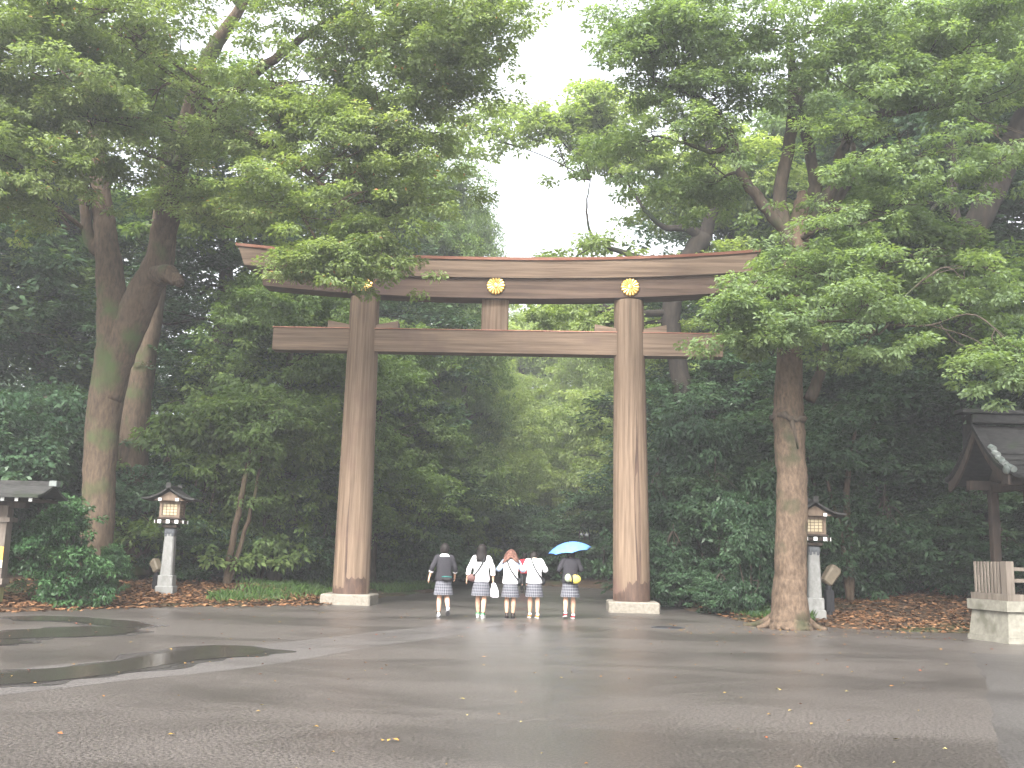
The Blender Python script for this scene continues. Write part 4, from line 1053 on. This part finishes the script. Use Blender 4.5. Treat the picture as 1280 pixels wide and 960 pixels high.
def person(loc, label, rz=0.0, h=1.0, arms=None, legs=None, head=(0, 0, 0), top='cardigan', topm=None, sleevem=None, hair='bob', shoe=(WHITE_SHOE, SOLE), collar=None, skirt=True, sleeve_end=.8, group='students walking up the approach', lean=0.0, trimm=None):
    t = empty('person', loc, rz); t.scale = (h,) * 3
    tag(t, label, 'person', group)
    arms = arms or {}; legs = legs or {}
    A = {-1: [(-.235, -.02, 1.06), (-.27, .06, .84)], 1: [(.235, -.02, 1.06), (.27, .06, .84)]}; A.update(arms)
    G = {-1: [(-.085, .03, .46), (-.085, -.02, .085)], 1: [(.085, .03, .46), (.085, -.02, .085)]}; G.update(legs)
    hd = Vector((0, .01, 1.475)) + Vector(head)
    V = [(0, 0, .90), (0, .0, 1.02), (0, lean * .5, 1.16), (0, lean, 1.29), (0, lean * 1.1, 1.345), tuple((Vector((0, lean * 1.1, 1.345)) + hd) / 2 + Vector((0, -.01, .0)))]
    E = [(0, 1), (1, 2), (2, 3), (3, 4), (4, 5)]; rad = [(.125, .10), (.10, .085), (.115, .09), (.09, .07), (.05, .05), (.045, .045)]
    n = 6
    for s in (-1, 1):
        sh = (s * .145, lean, 1.268); el, wr = A[s]
        V += [sh, tuple((Vector(sh) + Vector(el)) / 2), el, tuple((Vector(el) + Vector(wr)) / 2), wr]; rad += [.045, .041, .037, .034, .025]
        pd = (Vector(wr) - Vector(el)).normalized()
        V += [tuple(Vector(wr) + pd * .05), tuple(Vector(wr) + pd * .085)]; rad += [(.036, .018), (.032, .016)]
        E += [(3, n), (n, n + 1), (n + 1, n + 2), (n + 2, n + 3), (n + 3, n + 4), (n + 4, n + 5), (n + 5, n + 6)]; n += 7
    for s in (-1, 1):
        hp = (s * .085, 0, .82); kn, an = G[s]; kn = Vector(kn); an = Vector(an)
        cf = kn + (an - kn) * .35 + Vector((0, -.02, 0))
        V += [hp, tuple((Vector(hp) + kn) / 2), tuple(kn), tuple(cf), tuple(an)]; rad += [.088, .076, .056, .063, .040]
        E += [(0, n), (n, n + 1), (n + 1, n + 2), (n + 2, n + 3), (n + 3, n + 4)]; n += 5
    mb = MB(); mesh_into(mb, skin_body('body', V, E, rad, t))
    # head: skull, jaw, nose, ears, eyes' sockets
    mb.ball(hd, (.074, .092, .112), 16, 12); mb.ball(hd + Vector((0, .025, -.06)), (.055, .06, .06), 12, 8)
    mb.ball(hd + Vector((0, .095, -.02)), (.012, .018, .022), 8, 6)
    for s in (-1, 1): mb.ball(hd + Vector((s * .075, -.005, -.01)), (.012, .022, .032), 8, 6)
    # five fingers on each hand
    for s in (-1, 1):
        el, wr = Vector(A[s][0]), Vector(A[s][1]); pd = (wr - el).normalized()
        side = pd.cross(Vector((s, 0, 0))); side = side.normalized() if side.length > .1 else Vector((0, 1, 0)); fw = Vector((-s, 0, 0))
        for j, ln in enumerate((.062, .074, .070, .054)):
            o = wr + pd * .075 + side * (-.024 + .016 * j)
            mb.tube([o, o + pd * ln * .5 + fw * .006, o + pd * ln * .9 + fw * .024], [.0085, .008, .006], 6)
        o = wr + pd * .035 + side * -.03
        mb.tube([o, o + pd * .03 - side * .022 + fw * .008, o + pd * .06 - side * .024 + fw * .018], [.010, .009, .007], 6)
    body = mb.build('body', SK, t, True)
    f = MB()
    for s in (-1, 1): f.ball(hd + Vector((s * .03, .085, .005)), (.013, .008, .007), 8, 6)
    f.build('eye', BLACK, body, True); f = MB(); f.tube([hd + Vector((-.02, .088, -.062)), hd + Vector((0, .094, -.063)), hd + Vector((.02, .088, -.062))], .005, 6); f.build('mouth', cloth('lip', (.4, .14, .12)), body, True)
    # upper garment
    g_ = MB()
    g_.rings([(.775, .172, .128), (.80, .19, .14), (.86, .188, .138), (1.0, .163, .118, 0, lean * .2), (1.14, .178, .125, 0, lean * .6), (1.25, .185, .112, 0, lean), (1.30, .155, .095, 0, lean), (1.335, .10, .075, 0, lean), (1.355, .062, .058, 0, lean * 1.1)], 28, fn=lambda a, z: 1 + .02 * math.sin(5 * a + z * 30) * (z < 1.2))
    for s in (-1, 1):
        sl = MB() if sleevem else g_
        el, wr = Vector(A[s][0]), Vector(A[s][1]); sh = Vector((s * .15, lean, 1.275))
        e_ = el + (wr - el) * sleeve_end; m_ = (sh + el) / 2
        q = catmull([(*(sh - Vector((s * .05, 0, 0))), .066), (*sh, .072), (*m_, .062), (*el, .057), (*(el + (e_ - el) * .6), .053), (*e_, .048)], 4)
        sl.tube([p_[:3] for p_ in q], [p_[3] * (1 + .04 * math.sin(i * 2.1)) for i, p_ in enumerate(q)], 12)
        if sleevem: sl.build('sleeve', sleevem, t, True)
    g_.build(top, topm, t, True)
    if trimm:
        for s in (-1, 1):
            el, wr = Vector(A[s][0]), Vector(A[s][1]); a_, b_ = el + (wr - el) * (sleeve_end - .04), el + (wr - el) * (sleeve_end + .09)
            q = MB(); q.tube([a_, b_], [.0535, .051], 12); q.build('cuff', trimm, t, True)
    if collar:
        q = MB(); q.rings([(1.30, .135, .10, 0, lean - .005), (1.325, .115, .09, 0, lean - .008), (1.365, .066, .066, 0, lean * 1.1), (1.38, .06, .06, 0, lean * 1.1)], 24); q.build('collar', collar, t, True)
    if skirt:
        q = MB(); rows = []
        for i in range(9):
            k = i / 8; rows.append((.82 - .335 * k, .162 + .045 * k, .124 + .055 * k))
        q.rings(rows, 160, caps=False, fn=lambda a, z: 1 + (.82 - z) / .335 * (.045 * abs(math.sin(11 * a)) + .02 * math.sin(3 * a + 1)))
        q.build('skirt', PLAID, t, True)
    else:
        q = MB(); q.rings([(.74, .16, .13), (.9, .16, .12)], 20)
        for s in (-1, 1):
            kn, an = Vector(G[s][0]), Vector(G[s][1]); q.tube([(s * .085, 0, .8), kn, an + Vector((0, 0, .02))], [.098, .075, .06], 12)
        q.build('trousers', DENIM, t, True)
    for s in (-1, 1):
        kn, an = Vector(G[s][0]), Vector(G[s][1]); dr = (an - kn).normalized()
        if skirt:
            q = MB(); a_ = an - dr * .13; q.tube([a_, an - dr * .05, an + dr * .03], [.044, .040, .042], 12); q.build('sock', SOCK, t, True)
        # foot frame: toes forward unless the heel is lifted behind
        pitch = 0.0 if an.z < .12 else -min(1.25, (an.z - .08) * 4.2)
        rot = Matrix.Rotation(pitch, 3, 'X'); q = MB(); rr = []
        for yv, wd, hz in ((-.075, .030, .07), (-.055, .040, .092), (0, .042, .088), (.07, .045, .062), (.13, .043, .048), (.165, .030, .036), (.178, .014, .024)):
            ring = []
            for j in range(12):
                a = 2 * math.pi * j / 12
                ring.append(tuple(an + rot @ Vector((wd * math.cos(a) * (1.0 if math.sin(a) < 0 else .85), yv, -.062 + hz * .5 + hz * .5 * math.sin(a)))))
            rr.append(ring)
        q.loft(rr); so_ = q.build('shoe', shoe[0], t, True)
        q = MB(); rr = []
        for zz in (-.083, -.058):
            ring = []
            for j in range(20):
                a = 2 * math.pi * j / 20; yv = .05 + .135 * math.sin(a); wd = .047 * math.cos(a) * (1 + .12 * math.sin(a))
                ring.append(tuple(an + rot @ Vector((wd, yv, zz))))
            rr.append(ring)
        q.loft(rr); q.build('sole', shoe[1], so_, True, autos=50)
        if len(shoe) > 2:
            q = MB(); q.ball(an + rot @ Vector((0, -.045, .0)), (.043, .035, .034), 10, 8); q.build('shoe_collar', shoe[2], so_, True)
    # hair
    if hair:
        q = MB(); c = hd
        if hair == 'bob': rows = [(-.10, .062, .035, 0, -.055), (-.07, .082, .062, 0, -.036), (-.03, .088, .085, 0, -.022), (.03, .087, .098, 0, -.012), (.07, .076, .09, 0, -.008), (.105, .05, .062, 0, -.005), (.126, .012, .015)]
        elif hair == 'long': rows = [(-.27, .085, .022, 0, -.105), (-.2, .098, .034, 0, -.098), (-.12, .1, .05, 0, -.07), (-.07, .095, .068, 0, -.042), (-.02, .09, .09, 0, -.022), (.04, .088, .1, 0, -.012), (.08, .074, .088, 0, -.008), (.11, .048, .058, 0, -.005), (.13, .012, .015)]
        rows = [(w_[0], w_[1] * 1.16, w_[2] * 1.08, *(w_[3:] if len(w_) > 3 else (0, 0))) for w_ in rows]
        q.rings(rows, 24, c=tuple(c), fn=lambda a, z: 1 + .035 * math.sin(9 * a + z * 22) + .03 * math.sin(4 * a - z * 14)); q.build('hair', HAIR, t, True)
    return t, hd

def bag_world(t, p): return Matrix.Translation(t.location) @ Matrix.Rotation(t.rotation_euler.z, 4, 'Z') @ Matrix.Scale(t.scale.x, 4) @ Vector(p)
def strap_loop(side, off=.012, lo=.80):
    """across the back from one shoulder to the other hip and back over the chest"""
    sh = Vector((side * .085, .0, 1.355)); hp = Vector((-side * .205, 0, lo + .06)); out = []
    for y in (-1, 1):
        seq = [sh, Vector((side * .075, y * .115, 1.28)), Vector((side * .02, y * .150, 1.14)), Vector((-side * .06, y * .150, 1.02)), Vector((-side * .14, y * .128, .92)), hp]
        out.append(seq if y < 0 else list(reversed(seq))[1:-1])
    pts = out[0] + out[1] + [out[0][0]]
    return [p_[:3] for p_ in catmull([(*p_, 0) for p_ in pts], 4)]
def held(name, t, label, cat, group=None):
    o = empty(name, t.location, t.rotation_euler.z); o.scale = t.scale; tag(o, label, cat, group); return o

g1 = gp(553, 772); g2 = gp(600, 773); g3 = gp(637, 773); g4 = gp(667, 773); g5 = gp(712, 774)
HS = 1.04
p1, h1 = person((g1[0], g1[1], .004), 'student in a dark cardigan with white collar and a lifted heel, green waist bag', R(6), HS * 1.0,
       arms={-1: [(-.26, -.07, 1.07), (-.315, -.03, .86)], 1: [(.24, .02, 1.06), (.245, .16, .87)]}, legs={-1: [(-.08, .04, .46), (-.085, .0, .087)], 1: [(.08, .05, .47), (.10, -.24, .20)]}, topm=CARD, collar=BLOUSE, sleeve_end=.42, trimm=cloth('shirt_cuff', (.5, .48, .48)), shoe=(WHITE_SHOE, GREYSOLE))
p2, h2 = person((g2[0], g2[1], .004), 'long haired student in a white blouse carrying a white bag', R(-8), HS * 1.0,
       arms={-1: [(-.26, -.04, 1.06), (-.31, .0, .85)], 1: [(.255, -.02, 1.07), (.26, .03, .84)]}, legs={-1: [(-.07, .08, .47), (-.065, .12, .087)], 1: [(.08, .0, .46), (.075, -.09, .09)]}, top='blouse', topm=BLOUSE, hair='long', sleeve_end=.55, shoe=(WHITE_SHOE, SOLE, GREEN), trimm=PINKISH)
p3, h3 = person((g3[0], g3[1], .004), 'student with brown patterned cloth over the bowed head and pale blue sleeves', 0, HS * .95, head=(0, .07, -.03), lean=.03,
       arms={-1: [(-.29, .08, 1.10), (-.20, .24, 1.26)], 1: [(.28, .10, 1.10), (.19, .25, 1.24)]}, legs={-1: [(-.075, .03, .46), (-.07, .02, .087)], 1: [(.08, .0, .46), (.075, .04, .087)]}, top='vest', topm=BLOUSE, sleevem=PALEBLUE, hair='bob', sleeve_end=.7, shoe=(BLACKSHOE, BLACK))
p4, h4 = person((g4[0], g4[1], .004), 'student in a white jumper with bowed head and orange shoes', R(7), HS * .97, head=(.0, .15, -.09), lean=.07,
       arms={-1: [(-.25, .06, 1.08), (-.14, .26, 1.12)], 1: [(.27, .05, 1.08), (.17, .25, 1.12)]}, legs={-1: [(-.08, .06, .46), (-.08, .10, .087)], 1: [(.08, .0, .46), (.08, -.03, .087)]}, top='jumper', topm=BLOUSE, hair='bob', sleeve_end=.8, shoe=(ORANGE_SHOE, SOLE, WHITE_SHOE))
p5, h5 = person((g5[0], g5[1], .004), 'student in a dark cardigan walking under a blue umbrella, red shoes', R(5), HS * 1.0, head=(.01, .04, -.02),
       arms={-1: [(-.25, .0, 1.07), (-.20, .20, 1.05)], 1: [(.25, .02, 1.08), (.09, .22, 1.16)]}, legs={-1: [(-.085, .05, .47), (-.115, -.10, .13)], 1: [(.08, .06, .46), (.085, .08, .087)]}, topm=CARD, hair='bob', sleeve_end=.62, trimm=cloth('shirt_cuff_pale', (.62, .6, .6)), shoe=(RED_SHOE, SOLE, WHITE_SHOE))
g6 = gp(655, 741)
p6, h6 = person((g6[0], g6[1], .004), 'person in a red jacket further up the path, half hidden between two students', R(8), .92, top='jacket', topm=RED, hair='bob', skirt=False, sleeve_end=.9, shoe=(BLACKSHOE, BLACK), group='people further up the path')
# cloth over the third student's head
q = MB(); rows = []
for i in range(13):
    a = math.pi * (-1.0 + i / 12 * 1.0)        # sweep across the back of the head
    a2 = -math.pi / 2 + (i - 6) / 6 * math.pi * .66
    ca, sa = math.cos(a2), math.sin(a2); side = abs(i - 6) / 6
    low = -.055 - .22 * min(1, side * 1.35)
    row = []
    for k in range(9):
        kk = k / 8; z = .135 - (.135 - low) * kk ** 1.25
        r_ = .128 * math.sin(min(1, kk * 2.5) * math.pi / 2) ** .8 + (.16 * max(0, kk - .3) * min(1, .3 + side * 1.5))
        row.append((h3.x + r_ * ca, h3.y - .01 + r_ * sa * 1.05, h3.z + z + .008 * math.sin(i * 2.1 + k)))
    rows.append(row)
q.loft(rows, closed=False)
o = q.build('headscarf', SCARF, p3, True); sm = o.modifiers.new('thick', 'SOLIDIFY'); sm.thickness = .012
# bags and umbrella
GBG = 'bags carried by the students'
o = held('waist_bag', p1, 'black and teal waist bag on the back of the dark cardigan', 'bag', GBG)
q = MB(); q.ball((.055, -.175, .835), (.115, .05, .062), 16, 10); bd = q.build('pouch', BLACK, o, True)
q = MB(); q.tube([(-.05, -.2, .872), (.055, -.226, .878), (.16, -.2, .868)], .013, 8); q.build('zip', TEAL, bd, True)
q = MB(); q.rings([(.845, .195, .146), (.872, .196, .147)], 28, caps=False); q.build('belt', BLACK, o, True)
o = held('shoulder_bag', p2, 'brown shoulder bag on the hip of the long haired student', 'bag', GBG)
q = MB(); q.ball((-.19, -.08, .86), (.11, .06, .085), 14, 10); q.build('pouch', BROWNBAG, o, True)
q = MB(); q.tube(strap_loop(1), .017, 6); q.build('strap', BLACK, o, True)
o = held('plastic_bag', p2, 'white plastic bag hanging from the hand beside the plaid skirt', 'bag', GBG)
q = MB(); q.loft([[(.285 + w_ * math.cos(2 * math.pi * j / 16) + ox, .04 + d_ * math.sin(2 * math.pi * j / 16), z) for j in range(16)] for z, w_, d_, ox in ((.44, .06, .02, .02), (.47, .10, .045, .015), (.58, .095, .05, .01), (.68, .065, .035, 0), (.76, .035, .02, -.015))]); q.build('sack', PLASTIC, o, True)
q = MB(); q.tube([(.265, .02, .74), (.27, .04, .80), (.275, .055, .745)], .008, 6); q.build('handle', PLASTIC, o, True)
for pp, lab in ((p3, 'dark crossbody bag at the waist of the student under the patterned cloth'), (p4, 'dark crossbody bag of the student in the white jumper')):
    o = held('crossbody_bag', pp, lab, 'bag', GBG)
    q = MB(); q.ball((.20, .03, .83), (.065, .10, .085), 14, 10); q.build('pouch', BLACK, o, True)
    q = MB(); q.tube(strap_loop(-1), .017, 6); q.build('strap', BLACK, o, True)
o = held('hip_bag', p5, 'yellow and grey round hip bag behind the dark cardigan', 'bag', GBG)
q = MB(); q.ball((.085, -.205, .875), (.125, .075, .10), 16, 10); q.build('pouch', YELLOW, o, True)
q = MB(); q.ball((-.075, -.185, .90), (.075, .06, .095), 14, 10); q.build('pocket', GREYPATCH, o, True)
q = MB(); q.tube([(.01, -.262, .79), (.005, -.275, .87), (.0, -.255, .96)], .022, 8); q.build('band', BLACK, o, True)
q = MB(); q.rings([(.87, .195, .146), (.895, .196, .147)], 28, caps=False); q.build('belt', BLACK, o, True)
# umbrella: eight panels with scalloped hem, tilted to one side
um = empty('umbrella', (0, 0, 0)); tag(um, 'open blue umbrella tilted over the student with red shoes', 'umbrella')
hand = bag_world(p5, (.075, .26, 1.22)); um.location = hand
um.rotation_euler = (R(6), R(-10), 0)
q = MB(); rows = []
for i in range(7):
    k = i / 6; row = []
    for j in range(64):
        a = 2 * math.pi * j / 64; s_ = abs(math.sin(4 * a))
        r_ = .02 + .50 * k; rr_ = r_ * (1 - .055 * k * s_)
        z = .50 - .20 * k ** 1.9 + .025 * k * k * s_
        row.append((rr_ * math.cos(a), rr_ * math.sin(a), z))
    rows.append(row)
q.loft(rows, caps=False); cn = q.build('canopy', UMB, um, True); sm = cn.modifiers.new('thick', 'SOLIDIFY'); sm.thickness = .004
for j in range(8):
    a = 2 * math.pi * j / 8; q = MB(); q.tube([((.02 + .5 * k) * math.cos(a), (.02 + .5 * k) * math.sin(a), .492 - .20 * k ** 1.9) for k in (0, .25, .5, .75, 1)], .004, 5); q.build('rib', M['iron'], um)
q = MB(); q.tube([(0, 0, -.02), (0, 0, .54)], .007, 8); q.build('shaft', M['iron'], um)
q = MB(); q.tube([(0, 0, .04), (0, 0, -.08)], .016, 8); q.build('handle', BLACK, um)
